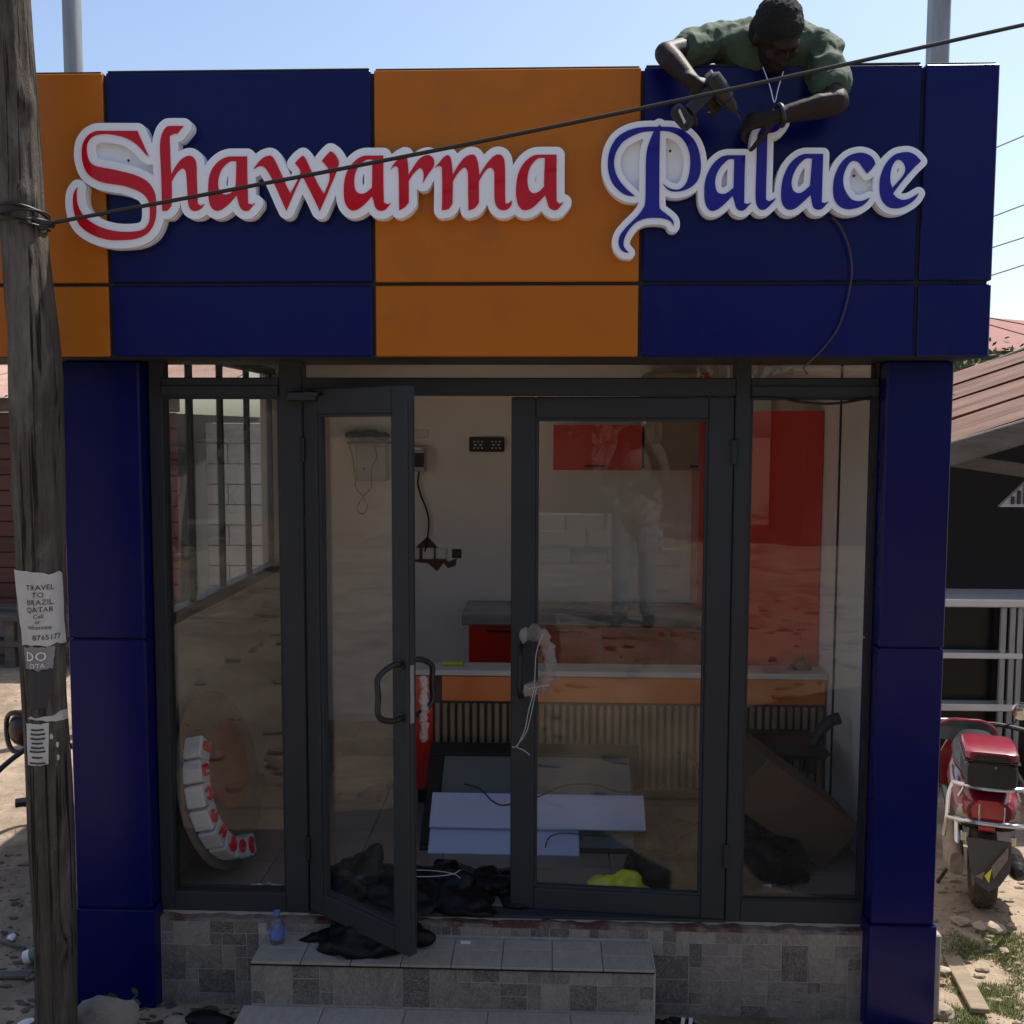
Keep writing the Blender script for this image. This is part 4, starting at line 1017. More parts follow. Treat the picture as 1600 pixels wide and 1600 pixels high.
write(pg, 'DO', 52, 1031, 20, 'white_paint'); write(pg, 'OTA', 54, 1042, 10, 'white_paint')
poster('poster', 'blackened torn paper', ((40, 1045), (74, 1047), (66, 1104), (43, 1106)), M['ink'], seed=5, lift=.003, torn=1.2)
poster('poster', 'curling white paper strip', ((42, 1122), (94, 1112), (103, 1132), (50, 1122)), M['paper'], seed=8, torn=.6)
p4 = poster('poster', 'small printed handbill', ((40, 1129), (69, 1129), (69, 1193), (44, 1194)), M['paper'], seed=9, torn=.3, lift=.004)
for i, (yy, wd) in enumerate(((1138, 18), (1145, 22), (1152, 22), (1159, 16), (1166, 20), (1172, 24), (1181, 16), (1190, 24))):
    a0, z0 = on_pole(55, yy, 0); mb = MB(); hw = wd/440/2; hh = .0032
    cx, r = pole_at(z0); n = 5
    vs = [skin(a0+(-hw+2*hw*k/n)/r, z0+s*hh, .0068) for s in (-1, 1) for k in range(n+1)]
    mb.add(vs, [(k, k+1, n+2+k, n+1+k) for k in range(n)]); mb.build('text_line', M['ink'], p4)
for k, (x, y) in enumerate(((80, 1165), (81, 1185), (103, 1178), (72, 1150))):
    a0, z0 = on_pole(x, y, 0)
    mb = MB(); vs = [skin(a0+.07*math.cos(q)*(1+.3*math.sin(3*q+k)), z0+.011*math.sin(q), .003) for q in np.linspace(0, 2*PI, 9)[:-1]]
    mb.add(vs, [tuple(range(8))]); mb.build('paper_shred', M['paper'], pole)
# tie wire round the pole and the cable across the front
tw = thing('tie_wire', (pole_at(P(35, 345, PYO).z)[0], PYO, P(35, 345, PYO).z), 'black tie wire wound round the wooden pole', 'wire')
zc = P(35, 343, PYO).z; cx, r = pole_at(zc); mb = MB()
for k in range(4):
    tilt = (-.02, .016, -.008, .024)[k]; dz = (-.012, .006, -.002, .014)[k]
    mb.tube([(cx+(r+.012)*math.cos(a), PYO+(r+.012)*math.sin(a), zc+dz+tilt*math.cos(a+.6*k)) for a in np.linspace(0, 2*PI, 29)[:-1]], .0055, 6, closed=True)
mb.build('coil', M['wire'], tw)
kn = P(76, 350, PYO-.11); mb = MB()
for k in range(3): mb.tube(spline([P(50+6*k, 340+4*k, PYO-.1), kn+Vector((.02, -.004*k, .006*k-.006)), P(62, 356-3*k, PYO-.1)], 4), .005, 6)
mb.build('knot', M['wire'], tw)
a = P(82, 348, PYO-.10); b = P(1620, 34, -.62); dv = b-a
mb = MB(); mb.tube([a+dv*(t*1.9)+Vector((0, 0, -.02*math.sin(min(1, t*1.9)*PI))) for t in np.linspace(0, 1, 40)], .0068, 8)
tag(mb.build('overhead_cable', M['wire']), 'black cable stretched from the wooden pole across the shop sign', 'cable')
a = P(-5, 338, PYO-.02); mb = MB(); mb.tube([P(30, 346, PYO-.1), a, a+Vector((-1.6, .1, .05))], .006, 6)
tag(mb.build('overhead_cable', M['wire']), 'short black cable leaving the pole to the left', 'cable')
labs = ['highest of the thin wires beside the right end of the fascia', 'second wire from the top right of the fascia', 'third wire from the top right of the fascia', 'fourth wire from the top right of the fascia', 'upper of the two sagging wires above the far red roof', 'lower of the two sagging wires above the far red roof']
for k, (x0, y0, x1, y1) in enumerate(((1562, 228, 1600, 212), (1555, 337, 1600, 320), (1553, 386, 1600, 371), (1550, 430, 1600, 414), (1548, 497, 1600, 507), (1548, 508, 1600, 523))):
    Yw = 9+k*.4; a, b = P(x0, y0, Yw), P(x1, y1, Yw+.15); d = b-a
    tag(MB().tube([a-d*6, a-d*3, a, b, b+d*4, b+d*10], .009, 5).build('overhead_cable', M['wire']), labs[k], 'cable')
tag(MB().tube(spline([P(x, y, FY-.02) for x, y in ((1300, 340), (1312, 352), (1326, 385), (1331, 420), (1327, 455), (1318, 490), (1308, 515), (1290, 540), (1266, 565), (1256, 575), (1262, 585))], 5), .0035, 6).build('sign_cable', M['redwire']), 'thin brown cable hanging loose below the blue lettering', 'cable')
# two tall posts behind the shop
for (x0, x1, nm, lab) in ((100, 129, 'steel_post', 'tall grey post behind the left end of the fascia'), (1455, 1484, 'steel_post', 'tall grey post behind the right end of the fascia')):
    a, b = P(x0, 100, 3.25), P(x1, 100, 3.25); c = (a.x+b.x)/2; h = (b.x-a.x)/2
    t = thing(nm, (c, 3.25+h, 0), lab, 'post', 'posts behind the shop')
    if x0 < 500: MB().lathe([(h*1.02, -.1), (h*.98, 3), (h*.95, 7.5)], (c-.03, 3.25+h, 0), (0, 0, 1), 20).build('shaft', M['steel'], t)
    else: MB().box(c-h, c+h, 3.25, 3.25+2*h, -.1, 7.5, .012).build('shaft', M['steel'], t)

# ---------------------------------------------------------------- left: red hut with bench
M['hutwood'] = mat('dark_red_planks', (0.085, 0.026, 0.020), 0.75, var=0.3, scale=6, stretch=(.4, 2, 3), bump=.2, rnd=.25)
M['rust'] = mat('rusty_sheet', (0.28, 0.165, 0.13), 0.8, var=0.25, scale=3, col2=(0.20, 0.09, 0.06), mixlo=.5, mixhi=.75, bump=.1)
M['oldwood'] = mat('old_timber', (0.095, 0.080, 0.068), 0.85, var=0.35, scale=8, stretch=(.6, 3, 3), bump=.4, bscale=30, rnd=.2)
M['roofsheet'] = mat('faded_corrugated_sheet', (0.20, 0.105, 0.075), 0.85, var=0.4, scale=2.5, stretch=(.5, 3, 1), col2=(0.075, 0.040, 0.030), mixlo=.48, mixhi=.7, bump=.15)
def corrugated(p00, p10, p01, n, amp, th=.004, nl=6):
    """sheet from p00 along p10 (ridge direction) and across to p01 (n waves)"""
    p00, p10, p01 = Vector(p00), Vector(p10), Vector(p01)
    u = p10-p00; v = p01-p00; nm = u.cross(v).normalized()
    if nm.z < 0: nm = -nm
    mb = MB(); k = n*6; vs = []
    for s in (0, -th):
        for i in range(nl+1):
            for j in range(k+1): vs.append(p00+u*(i/nl)+v*(j/k)+nm*(amp*math.cos(2*PI*n*j/k)+s+.006*noise.noise(Vector((i*.9, j*.13, 1)))))
    m1 = (nl+1)*(k+1); fs = []
    for i in range(nl):
        for j in range(k):
            q = (i*(k+1)+j, i*(k+1)+j+1, (i+1)*(k+1)+j+1, (i+1)*(k+1)+j); fs.append(q); fs.append(tuple(m1+t for t in q[::-1]))
    for j in range(k):
        fs.append((j, m1+j, m1+j+1, j+1)); o = nl*(k+1); fs.append((o+j, o+j+1, m1+o+j+1, m1+o+j))
    mb.add(vs, fs, True); return mb
hx0, hx1, hy = -9.5, -3.75, 6.0
hut = thing('wooden_hut', (-6.5, 7.2, 0), 'dark red plank hut with rusty roof behind the wooden pole', 'hut')
MB().box(hx0, hx1, hy+.02, 9.0, 0, 2.45).build('carcass', M['core'], hut)
nb = 13
for i in range(nb):
    a = .42+i*(2.46-.42)/nb
    MB().box(hx0-.02, hx1+.02, hy-.01+.004*(i % 2), hy+.018, a+.004, a+(2.46-.42)/nb-.004, .006).build('plank', M['hutwood'], hut)
MB().box(hx0-.05, hx1+.05, hy-.05, hy+.019, 2.462, 2.60, .01).build('eave_board', M['oldwood'], hut)
MB().box(hx0, hx1, hy-.03, hy+.019, 0, .40, .01).build('base_wall', M['outwall'], hut)
rg = random.Random(5)
for i in range(7):
    a = hx0-.2+i*.9
    corrugated((a, hy-.28, 2.60+rg.uniform(0, .02)), (a, 9.3, 3.35+rg.uniform(0, .03)), (a+.96, hy-.28, 2.60+rg.uniform(0, .02)), 12, .012).build('roof_sheet', M['rust'], hut)
tag(hut)
bn = thing('plank_bench', (-5.2, 5.6, 0), 'rough plank bench along the front of the red hut', 'bench')
for (y0, y1, z, x0, x1) in ((5.35, 5.52, .46, -8, -4.0), (5.55, 5.78, .50, -8, -3.9), (5.40, 5.62, .20, -8, -3.95)):
    MB().box(x0, x1, y0, y1, z, z+.06, .008).build('plank', M['oldwood'], bn)
for x in (-7.5, -6.2, -5.2, -4.2):
    MB().box(x-.05, x+.05, 5.42, 5.75, 0, .4595, .006).build('leg', M['oldwood'], bn)

# ---------------------------------------------------------------- right: open stall with low shed roof, aluminium shelf
st = thing('market_stall', (4.2, 4.2, 0), 'dark open stall under a low faded corrugated roof right of the shop', 'stall')
e0, e1 = P(1488, 692, 2.5), P(1602, 655, 2.5)
sl = (e1.z-e0.z)/(e1.x-e0.x); dx_ = e1.x-e0.x
xa, xb = e0.x-.35, e0.x+3.2
za, zb_ = e0.z-.35*sl, e0.z+3.2*sl
# depth slope found so that the far edge of the sheets shows where it does in the photo
yb = 6.2; fpt = P(1500, 588, yb); dzdy = (fpt.z-(e0.z+(fpt.x-e0.x)*sl))/(yb-2.5)
rg = random.Random(9)
for i in range(4):
    y0 = 2.5+i*.93; y1 = y0+.98
    corrugated((xa, y0, za+dzdy*(y0-2.5)+.012*i), (xb, y0, zb_+dzdy*(y0-2.5)+.012*i), (xa, y1, za+dzdy*(y1-2.5)+.012*i), 9, .014, nl=10).build('roof_sheet', M['roofsheet'], st)
f0, f1 = P(1488, 708, 2.46), P(1602, 674, 2.46); d = (f1-f0)
MB().beam(f0-d*.7, f0+d*5, .05, .15, .008).build('rake_board', M['oldwood'], st)
g0, g1 = P(1488, 594, yb+.05), P(1602, 549, yb+.05); d = g1-g0
MB().beam(g0-d*.4+Vector((0,0,-.02)), g0+d*4+Vector((0,0,-.02)), .06, .12, .008).build('ridge_board', M['oldwood'], st)
MB().beam(P(1470, 716, 2.9), P(1620, 738, 2.9), .06, .09, .006).build('cross_beam', M['oldwood'], st)
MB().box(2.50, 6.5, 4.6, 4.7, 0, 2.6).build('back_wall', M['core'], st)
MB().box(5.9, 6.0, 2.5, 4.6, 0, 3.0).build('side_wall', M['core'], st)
for (x, y) in ((2.42, 2.62), (4.6, 2.62), (2.55, 4.5)):
    MB().box(x-.045, x+.045, y-.045, y+.045, 0, e0.z+(x-e0.x)*sl+dzdy*(y-2.5)-.06, .006).build('post', M['oldwood'], st)
# shelf unit
M['alubright'] = mat('bright_aluminium', (0.42, 0.43, 0.44), 0.42, metal=.5, var=.1)
M['blackglass'] = mat('dark_glass_panel', (0.004, 0.004, 0.005), 0.3, spec=.2)
SYs = 2.3
sh = thing('display_cabinet', (2.9, SYs+.2, 0), 'low aluminium display cabinet with dark panels behind the scooter', 'cabinet')
zt_ = P(1540, 936, SYs).z
MB().box(2.30, 3.5, SYs-.02, SYs+.42, zt_-.05, zt_, .006).build('top', M['alubright'], sh)
for (y_, hh) in ((1025, .018), (1106, .022)):
    z_ = P(1540, y_, SYs).z; MB().box(2.34, P(1598, y_, SYs).x, SYs-.005, SYs+.38, z_-hh, z_+hh, .004).build('rail', M['alubright'], sh)
for px in (1566, 1580, 1592):
    x_ = P(px, 1050, SYs).x; MB().box(x_-.016, x_+.016, SYs+.0, SYs+.03, 0, zt_-.0505, .003).build('upright', M['steel'], sh)
MB().box(2.34, 2.37, SYs, SYs+.03, 0, zt_-.0505, .003).build('upright', M['alubright'], sh)
MB().box(3.44, 3.47, SYs, SYs+.03, 0, zt_-.0505, .003).build('upright', M['alubright'], sh)
MB().box(2.36, 3.45, SYs+.10, SYs+.115, .05, zt_-.055).build('dark_panel', M['blackglass'], sh)
cr = thing('louvre_crate', (3.1, 3.0, 1.45), 'pale slatted object hanging in the shade of the stall', 'crate')
a, b = P(1562, 792, 2.9), P(1612, 745, 2.9)
MB().add([(a.x, 2.9, a.z), (b.x, 2.9, a.z), (b.x, 2.9, b.z), (a.x, 2.94, a.z), (b.x, 2.94, a.z), (b.x, 2.94, b.z)], [(0,1,2), (5,4,3), (0,3,4,1), (1,4,5,2), (2,5,3,0)]).build('board', M['meter'], cr)
for k in range(3):
    x = a.x+(.35+.2*k)*(b.x-a.x); MB().box(x, x+.02, 2.885, 2.899, a.z+.02, a.z+.02+(b.z-a.z)*(.25+.2*k), .002).build('slat', M['black'], cr)

# far: red roofed house and a bank of trees
M['leaf'] = mat('foliage', (0.060, 0.085, 0.030), 0.7, var=0.4, scale=3, rnd=.2)
M['bark'] = mat('bark', (0.10, 0.075, 0.055), .9, var=.3)
M['redroof'] = mat('red_roof', (0.19, 0.045, 0.032), 0.75, var=0.2, scale=2, stretch=(1, 1, 1), rnd=.1)
a, b = P(1535, 512, 22), P(1640, 552, 22)
hs = thing('far_house', (b.x+2, 25, 0), 'distant house with red tiled roof above the stall', 'house')
MB().box(a.x-2.5, a.x+9, 22.4, 28, 0, P(1600, 556, 22).z).build('wall', M['cream'], hs)
zr = P(1600, 548, 21.8).z; zt2 = P(1548, 505, 24).z
roof = MB(); x0_, x1_ = a.x-3, a.x+9.5
roof.add([(x0_, 21.8, zr), (x1_, 21.8, zr), (x1_, 28.5, zr), (x0_, 28.5, zr), (a.x-.5, 25, zt2+.35), (a.x+.3, 25, zt2+.35),
          (x0_, 21.8, zr-.12), (x1_, 21.8, zr-.12), (x1_, 28.5, zr-.12), (x0_, 28.5, zr-.12)],
         [(0,1,5,4), (2,3,4,5), (1,2,5), (3,0,4), (0,6,7,1), (1,7,8,2), (2,8,9,3), (3,9,6,0), (6,9,8,7)])
roof.build('roof', M['redroof'], hs)
for k, (x, y) in enumerate(((a.x+1.5, 22.39), (a.x+5, 22.39))):
    MB().box(x, x+1.2, y-.03, y-.001, 1.0, 2.2, .01).build('window', M['blackglass'], hs)
def tree(name, label, x, y, h, r, seed, n=2600, group=None):
    t = thing(name, (x, y, 0), label, 'tree', group); rg = random.Random(seed)
    tr = MB(); tr.tube([(x, y, -.1), (x+.05, y, h*.4), (x+.1*r, y, h*.75)], [.16, .12, .05], 8)
    cl_ = [(Vector((x+rg.uniform(-1, 1)*r*.7, y+rg.uniform(-1, 1)*r*.7, h*rg.uniform(.5, .92))), r*rg.uniform(.25, .5)) for _ in range(16)]
    for c, q in cl_[:7]: tr.tube([(x+.03, y, h*.35), (c+Vector((x, y, h*.45)))*.5, c], [.06, .04, .02], 5)
    tr.build('trunk', M['bark'], t)
    mb = MB()
    for i in range(n):
        c, q = cl_[i % 16]
        d = Vector((rg.gauss(0, 1), rg.gauss(0, 1), rg.gauss(0, .8))).normalized()*q*rg.random()**.4
        p = c+d; u = Vector((rg.gauss(0, 1), rg.gauss(0, 1), rg.gauss(0, .6))).normalized()*rg.uniform(.05, .11); v = u.cross(Vector((rg.gauss(0, 1), rg.gauss(0, 1), 1))).normalized()*rg.uniform(.03, .05)
        mb.add([p-u, p+v, p+u, p-v], [(0,1,2,3)])
    cr_ = mb.build('crown', M['leaf'], t, normals=False)
    return t
q = P(1520, 572, 14)
tree('leafy_tree', 'dark leafy tree just above the stall roof beside the pillar', q.x+.1, 14.3, q.z+.42, 1.2, 3, 2600, 'trees behind the stall')
q2 = P(1600, 560, 15)
tree('leafy_tree', 'leafy tree behind the stall at the right picture edge', q2.x+.5, 15.5, q2.z+.28, 1.4, 4, 2600, 'trees behind the stall')
# a far line of bush keeps the horizon closed
mb = MB(); rg = random.Random(21)
for i in range(5200):
    x = rg.uniform(-60, 60); hgt = 1.5+1.3*noise.noise(Vector((x*.15, 0, 0)))+.6*noise.noise(Vector((x*.6, 3, 0)))
    p = Vector((x, 42+rg.uniform(-2, 2), hgt*rg.random()**.6)); u = Vector((rg.gauss(0, 1), rg.gauss(0, 1), rg.gauss(0, 1))).normalized()*rg.uniform(.25, .5); v = u.cross(Vector((rg.gauss(0, 1), rg.gauss(0, 1), 1))).normalized()*rg.uniform(.12, .25)
    mb.add([p-u, p+v, p+u, p-v], [(0,1,2,3)])
tag(mb.build('far_bushes', M['leaf'], normals=False), kind='stuff', label='far line of green bushes on the horizon', cat='bushes')
# ---------------------------------------------------------------- people
def cap_(mb, p0, p1, r0, r1, n=10):
    p0, p1 = Vector(p0), Vector(p1)
    mb.tube([p0, p0.lerp(p1, .33), p0.lerp(p1, .66), p1], [r0, r0+(r1-r0)*.33, r0+(r1-r0)*.66, r1], n)
    mb.ell(p0, (r0,)*3, n, 8); mb.ell(p1, (r1,)*3, n, 8)
def limb(mb, pts, rs):
    for i in range(len(pts)-1): cap_(mb, pts[i], pts[i+1], rs[i], rs[i+1])
def frame(d, n):
    d = Vector(d).normalized(); n = Vector(n); n = (n-d*n.dot(d)).normalized(); return d, n, d.cross(n)
def hand(mb, wrist, d, n, thumb, curl, k=1.0):
    d, n, s = frame(d, n); w_ = Vector(wrist); Rm = Matrix((d, s, n)).transposed()
    mb.ell(w_+d*.048*k, (.055*k, .040*k, .019*k), 12, 8, Rm); mb.ell(w_+d*.080*k, (.026*k, .042*k, .016*k), 12, 8, Rm)
    cap_(mb, w_-d*.02, w_+d*.03*k, .024*k, .026*k)
    for i, L in enumerate((.074, .082, .076, .060)):
        p = w_+d*.092*k+s*thumb*(.032-.0215*i)*k; ang = curl*.55
        for j, f in enumerate((.44, .31, .25)):
            q = p+(d*math.cos(ang)+n*math.sin(ang))*L*f*k*1.15
            cap_(mb, p, q, (.0098-.0008*j)*k, (.0092-.0009*j)*k, 8); p = q; ang += curl*(.95, .75, .5)[j]
    p = w_+d*.022*k+s*thumb*.030*k; v = (d*.55+s*thumb*.75+n*.25).normalized()
    for j, L in enumerate((.045, .034, .028)):
        q = p+v*L*k; cap_(mb, p, q, (.0130-.0014*j)*k, (.0118-.0014*j)*k, 8); p = q; v = (v+d*.45+n*.30*curl).normalized()
def head(mb, c, f, u):
    f = Vector(f).normalized(); u = Vector(u); u = (u-f*u.dot(f)).normalized(); r = f.cross(u)
    Rm = Matrix((r, f, u)).transposed(); c = Vector(c)
    E = lambda a, b, cc, rad: mb.ell(c+r*a+f*b+u*cc, rad, 12, 10, Rm)
    E(0, -.012, .025, (.074, .094, .090)); E(0, .022, -.035, (.060, .070, .075)); E(0, .045, -.085, (.036, .038, .030)); E(0, .068, .028, (.050, .022, .016))
    E(0, .092, -.012, (.010, .014, .026)); E(0, .098, -.030, (.018, .014, .011)); E(0, .083, -.060, (.025, .013, .008)); E(0, .080, -.072, (.023, .013, .008))
    for s in (-1, 1):
        E(s*.040, .056, -.022, (.021, .022, .020)); E(s*.074, -.008, -.012, (.010, .018, .030)); E(s*.032, .072, .008, (.014, .010, .008))
    return r, f, u
def cloth_noise(me, amp, sc, seed=0.):
    o = Vector((seed, seed*.7, 0))
    displace(me, lambda p: amp*(1.1*noise.noise(p*sc+o)+.9*(.3-abs(noise.noise(Vector((p.x*sc*1.7, p.y*sc*.8, p.z*sc*1.2))+o)))+.35*(.3-abs(noise.noise(p*sc*3.4+o)))))
def local(me, t):
    for v in me.vertices: v.co -= t.location
    return me
M['shirt'] = mat('green_shirt', (0.042, 0.068, 0.038), 0.85, var=0.12, scale=20, bump=.15, bscale=200)
M['jeans'] = mat('dark_trousers', (0.03, 0.035, 0.055), 0.9, var=.2)
M['shoe'] = mat('black_shoe', (0.012, 0.012, 0.012), 0.5)
M['eye'] = mat('eye_white', (0.16, 0.14, 0.12), .2)

inst = thing('person', (P(1200, 80, .3).x, .45, 3.03), 'person in green shirt kneeling on the roof and leaning over the fascia with a drill', 'person')
Rsh, Rel, Rwr = P(1122, 66, -.20), P(1040, 84, -.40), P(1082, 128, -.50)
Lsh, Lel, Lwr = P(1280, 80, -.27), P(1308, 160, -.44), P(1216, 181, -.45)
nk = P(1212, 70, -.26); hc = P(1214, 56, -.40)
chest = P(1202, 84, -.20); waist = Vector((chest.x-.02, .22, 3.60)); hip = Vector((chest.x-.03, .47, 3.50))
b_ = MB()
limb(b_, [Rsh, Rel, Rel.lerp(Rwr, .3), Rwr], [.050, .040, .041, .027]); limb(b_, [Lsh, Lel, Lel.lerp(Lwr, .3), Lwr], [.052, .042, .043, .028])
limb(b_, [nk+Vector((0, .02, -.01)), hc+Vector((0, .04, -.03))], [.060, .055]); limb(b_, [chest, waist, hip], [.11, .11, .12]); limb(b_, [Rsh, chest, Lsh], [.06, .10, .06])
for s in (-1, 1):
    kn_ = hip+Vector((s*.13, -.06, -.40)); limb(b_, [hip+Vector((s*.09, 0, 0)), kn_, kn_+Vector((0, .40, -.005))], [.075, .05, .035]); limb(b_, [kn_+Vector((0, .40, -.005)), kn_+Vector((0, .47, .10))], [.035, .03])
hand(b_, Rwr, (P(1112, 150, -.50)-Rwr), (.3, .9, -.3), -1, 1.15)
hand(b_, Lwr, (P(1172, 190, -.405)-Lwr), (0, .9, -.45), 1, .85)
hr, hf, hu = head(b_, hc, (.30, -.36, -.86), (.10, -.82, .50))
me = local(remesh(b_, .0062, 3), inst); body = obj_from_mesh('body', me, M['skin'], inst)
hb = MB(); Rm = Matrix((hr, hf, hu)).transposed()
hb.ell(hc+hf*-.020+hu*.040, (.083, .095, .088), 16, 12, Rm); hb.ell(hc+hf*-.050+hu*-.01, (.079, .062, .080), 14, 10, Rm); hb.ell(hc+hf*.030+hu*.072, (.060, .048, .040), 12, 10, Rm)
me = remesh(hb, .006, 2)
displace(me, lambda p: .003*noise.noise(p*70)+.002*noise.noise(p*300))
obj_from_mesh('hair', local(me, inst), M['hair'], inst)
sb = MB()
limb(sb, [Rsh.lerp(chest, .55), Rsh, Rsh.lerp(Rel, .62)], [.105, .074, .062]); limb(sb, [Lsh.lerp(chest, .55), Lsh, Lsh.lerp(Lel, .66)], [.105, .078, .068])
limb(sb, [chest, waist, hip+Vector((0, 0, .02))], [.135, .135, .145]); sb.ell(chest+Vector((0, -.04, -.005)), (.20, .13, .095), 14, 10); sb.ell(waist+Vector((0, -.1, .03)), (.19, .2, .10), 14, 10)
limb(sb, [nk+Vector((0, .04, -.03)), nk+Vector((0, .015, 0))], [.095, .074])
me = remesh(sb, .0075, 2); cloth_noise(me, .015, 13, 3.)
# leave the sleeve ends open round the arm: push their rims out a little
obj_from_mesh('shirt', local(me, inst), M['shirt'], inst)
tb = MB()
for s in (-1, 1):
    kn_ = hip+Vector((s*.13, -.06, -.40)); limb(tb, [hip+Vector((s*.09, 0, 0)), kn_, kn_+Vector((0, .38, -.002))], [.10, .075, .055])
limb(tb, [hip+Vector((-.09, 0, 0)), hip+Vector((.09, 0, 0))], [.12, .12])
me = remesh(tb, .012, 3); cloth_noise(me, .008, 14); obj_from_mesh('trousers', local(me, inst), M['jeans'], inst)
for v in inst.children:
    if v.name.startswith('body'):
        for q in v.data.vertices:
            if q.co.z < .006: q.co.z = .006
for s in (-1, 1):
    kn_ = hip+Vector((s*.13, -.06, -.40)); sh_ = MB(); limb(sh_, [kn_+Vector((0, .42, -.01)), kn_+Vector((0, .48, .06)), kn_+Vector((0, .47, .0))], [.045, .042, .04])
    obj_from_mesh('shoe', local(remesh(sh_, .01, 2), inst), M['shoe'], inst)
MB().tube([Lwr.lerp(Lel, .04)+Matrix.Rotation(a, 3, (Lel-Lwr).normalized()) @ ((Lel-Lwr).cross(Vector((0, 0, 1))).normalized()*.034) for a in np.linspace(0, 2*PI, 17)[:-1]], .009, 6, closed=True).build('wristband', M['black'], inst)
nl = MB().tube(spline([P(1192, 105, -.40), P(1203, 135, -.46), P(1210, 160, -.47), P(1216, 138, -.46), P(1224, 112, -.42)], 4), .0018, 5)
nl.build('neck_cord', M['switch'], inst)
# cordless drill in his right hand
dr_ = thing('cordless_drill', tuple(P(1100, 150, -.5)), 'black cordless drill held in the right hand of the person on the roof', 'drill')
q0, q1, q2 = P(1112, 122, -.53), P(1134, 152, -.54), P(1158, 188, -.50)
ax = (q2-q0).normalized(); L = (q1-q0).length
MB().lathe([(.018, -.01), (.032, .0), (.034, .06), (.032, L), (.026, L+.01)], q0, ax, 16).build('motor_housing', M['black'], dr_)
MB().lathe([(.022, L+.011), (.022, L+.03), (.012, L+.055), (.004, L+.058), (.003, (q2-q0).length)], q0, ax, 14).build('chuck', M['gasket'], dr_)
MB().lathe([(.015, -.022), (.015, -.0105)], q0, ax, 12).build('end_cap', M['steel'], dr_)
gr0 = q0+ax*.03; gr1 = P(1074, 176, -.52)
MB().beam(gr0, gr1, .030, .042, .010).build('grip', M['black'], dr_)
dv = (gr1-gr0).normalized(); bm_ = MB().beam(gr1+dv*.001, gr1+dv*.045, .062, .085, .010); bt = bm_.build('battery', M['gasket'], dr_)
lb0 = P(1058, 168, -.585)
MB().beam(P(1061, 172, -.572), P(1070, 192, -.572), .020, .004).build('label_plate', M['switch'], bt)

# the photographer, standing on the roadside bank; seen only as a reflection in the door glass
ph = thing('person', (.04, -4.62, gz(.04, -4.62)), 'person in white cap and pale trousers photographing the shop, reflected in the door', 'person')
g0 = ph.location.z+.12; X0 = .04
b_ = MB(); Yp = -4.58
hip_ = Vector((X0, Yp, g0+.88)); ch_ = Vector((X0, Yp-.02, g0+1.25)); nk_ = Vector((X0, Yp, g0+1.42)); hd = Vector((X0, Yp+.05, g0+1.55))
limb(b_, [hip_, ch_], [.12, .13]); limb(b_, [ch_+Vector((-.15, 0, .08)), ch_, ch_+Vector((.15, 0, .08))], [.06, .11, .06]); limb(b_, [nk_-Vector((0, 0, .06)), hd], [.06, .055])
for s in (-1, 1):
    el = ch_+Vector((s*.24, .10, -.16)); wr_ = Vector((X0+s*.075, -4.24, 2.25))
    limb(b_, [ch_+Vector((s*.17, 0, .09)), el, wr_], [.052, .042, .028]); hand(b_, wr_, (-s*.35, .15, .5), (-s*.6, .5, 0), -s, .9)
    limb(b_, [hip_+Vector((s*.09, 0, 0)), Vector((X0+s*.11, Yp+.02, g0+.47)), Vector((X0+s*.12, Yp, g0-.04))], [.085, .058, .042])
    limb(b_, [Vector((X0+s*.12, Yp-.04, g0-.07)), Vector((X0+s*.14, Yp+.14, g0-.085))], [.045, .034])
head(b_, hd, (0, 1, 0), (0, 0, 1))
obj_from_mesh('body', local(remesh(b_, .010, 3), ph), M['skin'], ph)
M['dkshirt'] = mat('dark_shirt', (0.17, 0.15, 0.14), .9, var=.1); M['paletr'] = mat('pale_trousers', (0.27, 0.275, 0.30), .9, var=.08); M['wcap'] = mat('white_cap', (.72, .70, .66), .85)
b_ = MB(); limb(b_, [hip_-Vector((0, 0, .06)), ch_], [.155, .155]); limb(b_, [ch_+Vector((-.15, 0, .08)), ch_, ch_+Vector((.15, 0, .08))], [.08, .13, .08])
for s in (-1, 1): limb(b_, [ch_+Vector((s*.17, 0, .09)), ch_+Vector((s*.22, .06, -.05))], [.075, .068])
me = remesh(b_, .014, 3); cloth_noise(me, .01, 12); obj_from_mesh('shirt', local(me, ph), M['dkshirt'], ph)
b_ = MB()
for s in (-1, 1): limb(b_, [hip_+Vector((s*.09, 0, 0)), Vector((X0+s*.11, Yp+.02, g0+.47)), Vector((X0+s*.12, Yp, g0+.0))], [.115, .085, .075])
me = remesh(b_, .014, 3); cloth_noise(me, .008, 12); obj_from_mesh('trousers', local(me, ph), M['paletr'], ph)
b_ = MB(); b_.ell(hd+Vector((0, -.01, .05)), (.088, .105, .085), 14, 10); b_.ell(hd+Vector((0, .09, .065)), (.07, .07, .012), 14, 8)
obj_from_mesh('cap', local(remesh(b_, .01, 2), ph), M['wcap'], ph)
for s in (-1, 1):
    b_ = MB(); limb(b_, [Vector((X0+s*.12, Yp-.05, g0-.07)), Vector((X0+s*.14, Yp+.15, g0-.08))], [.055, .045]); obj_from_mesh('shoe', local(remesh(b_, .012, 2), ph), M['shoe'], ph)
tag(MB().box(-.08, .08, -4.135, -4.127, 2.215, 2.29, .003).build('phone', M['black']), 'dark phone held up by the person photographing the shop', 'phone')
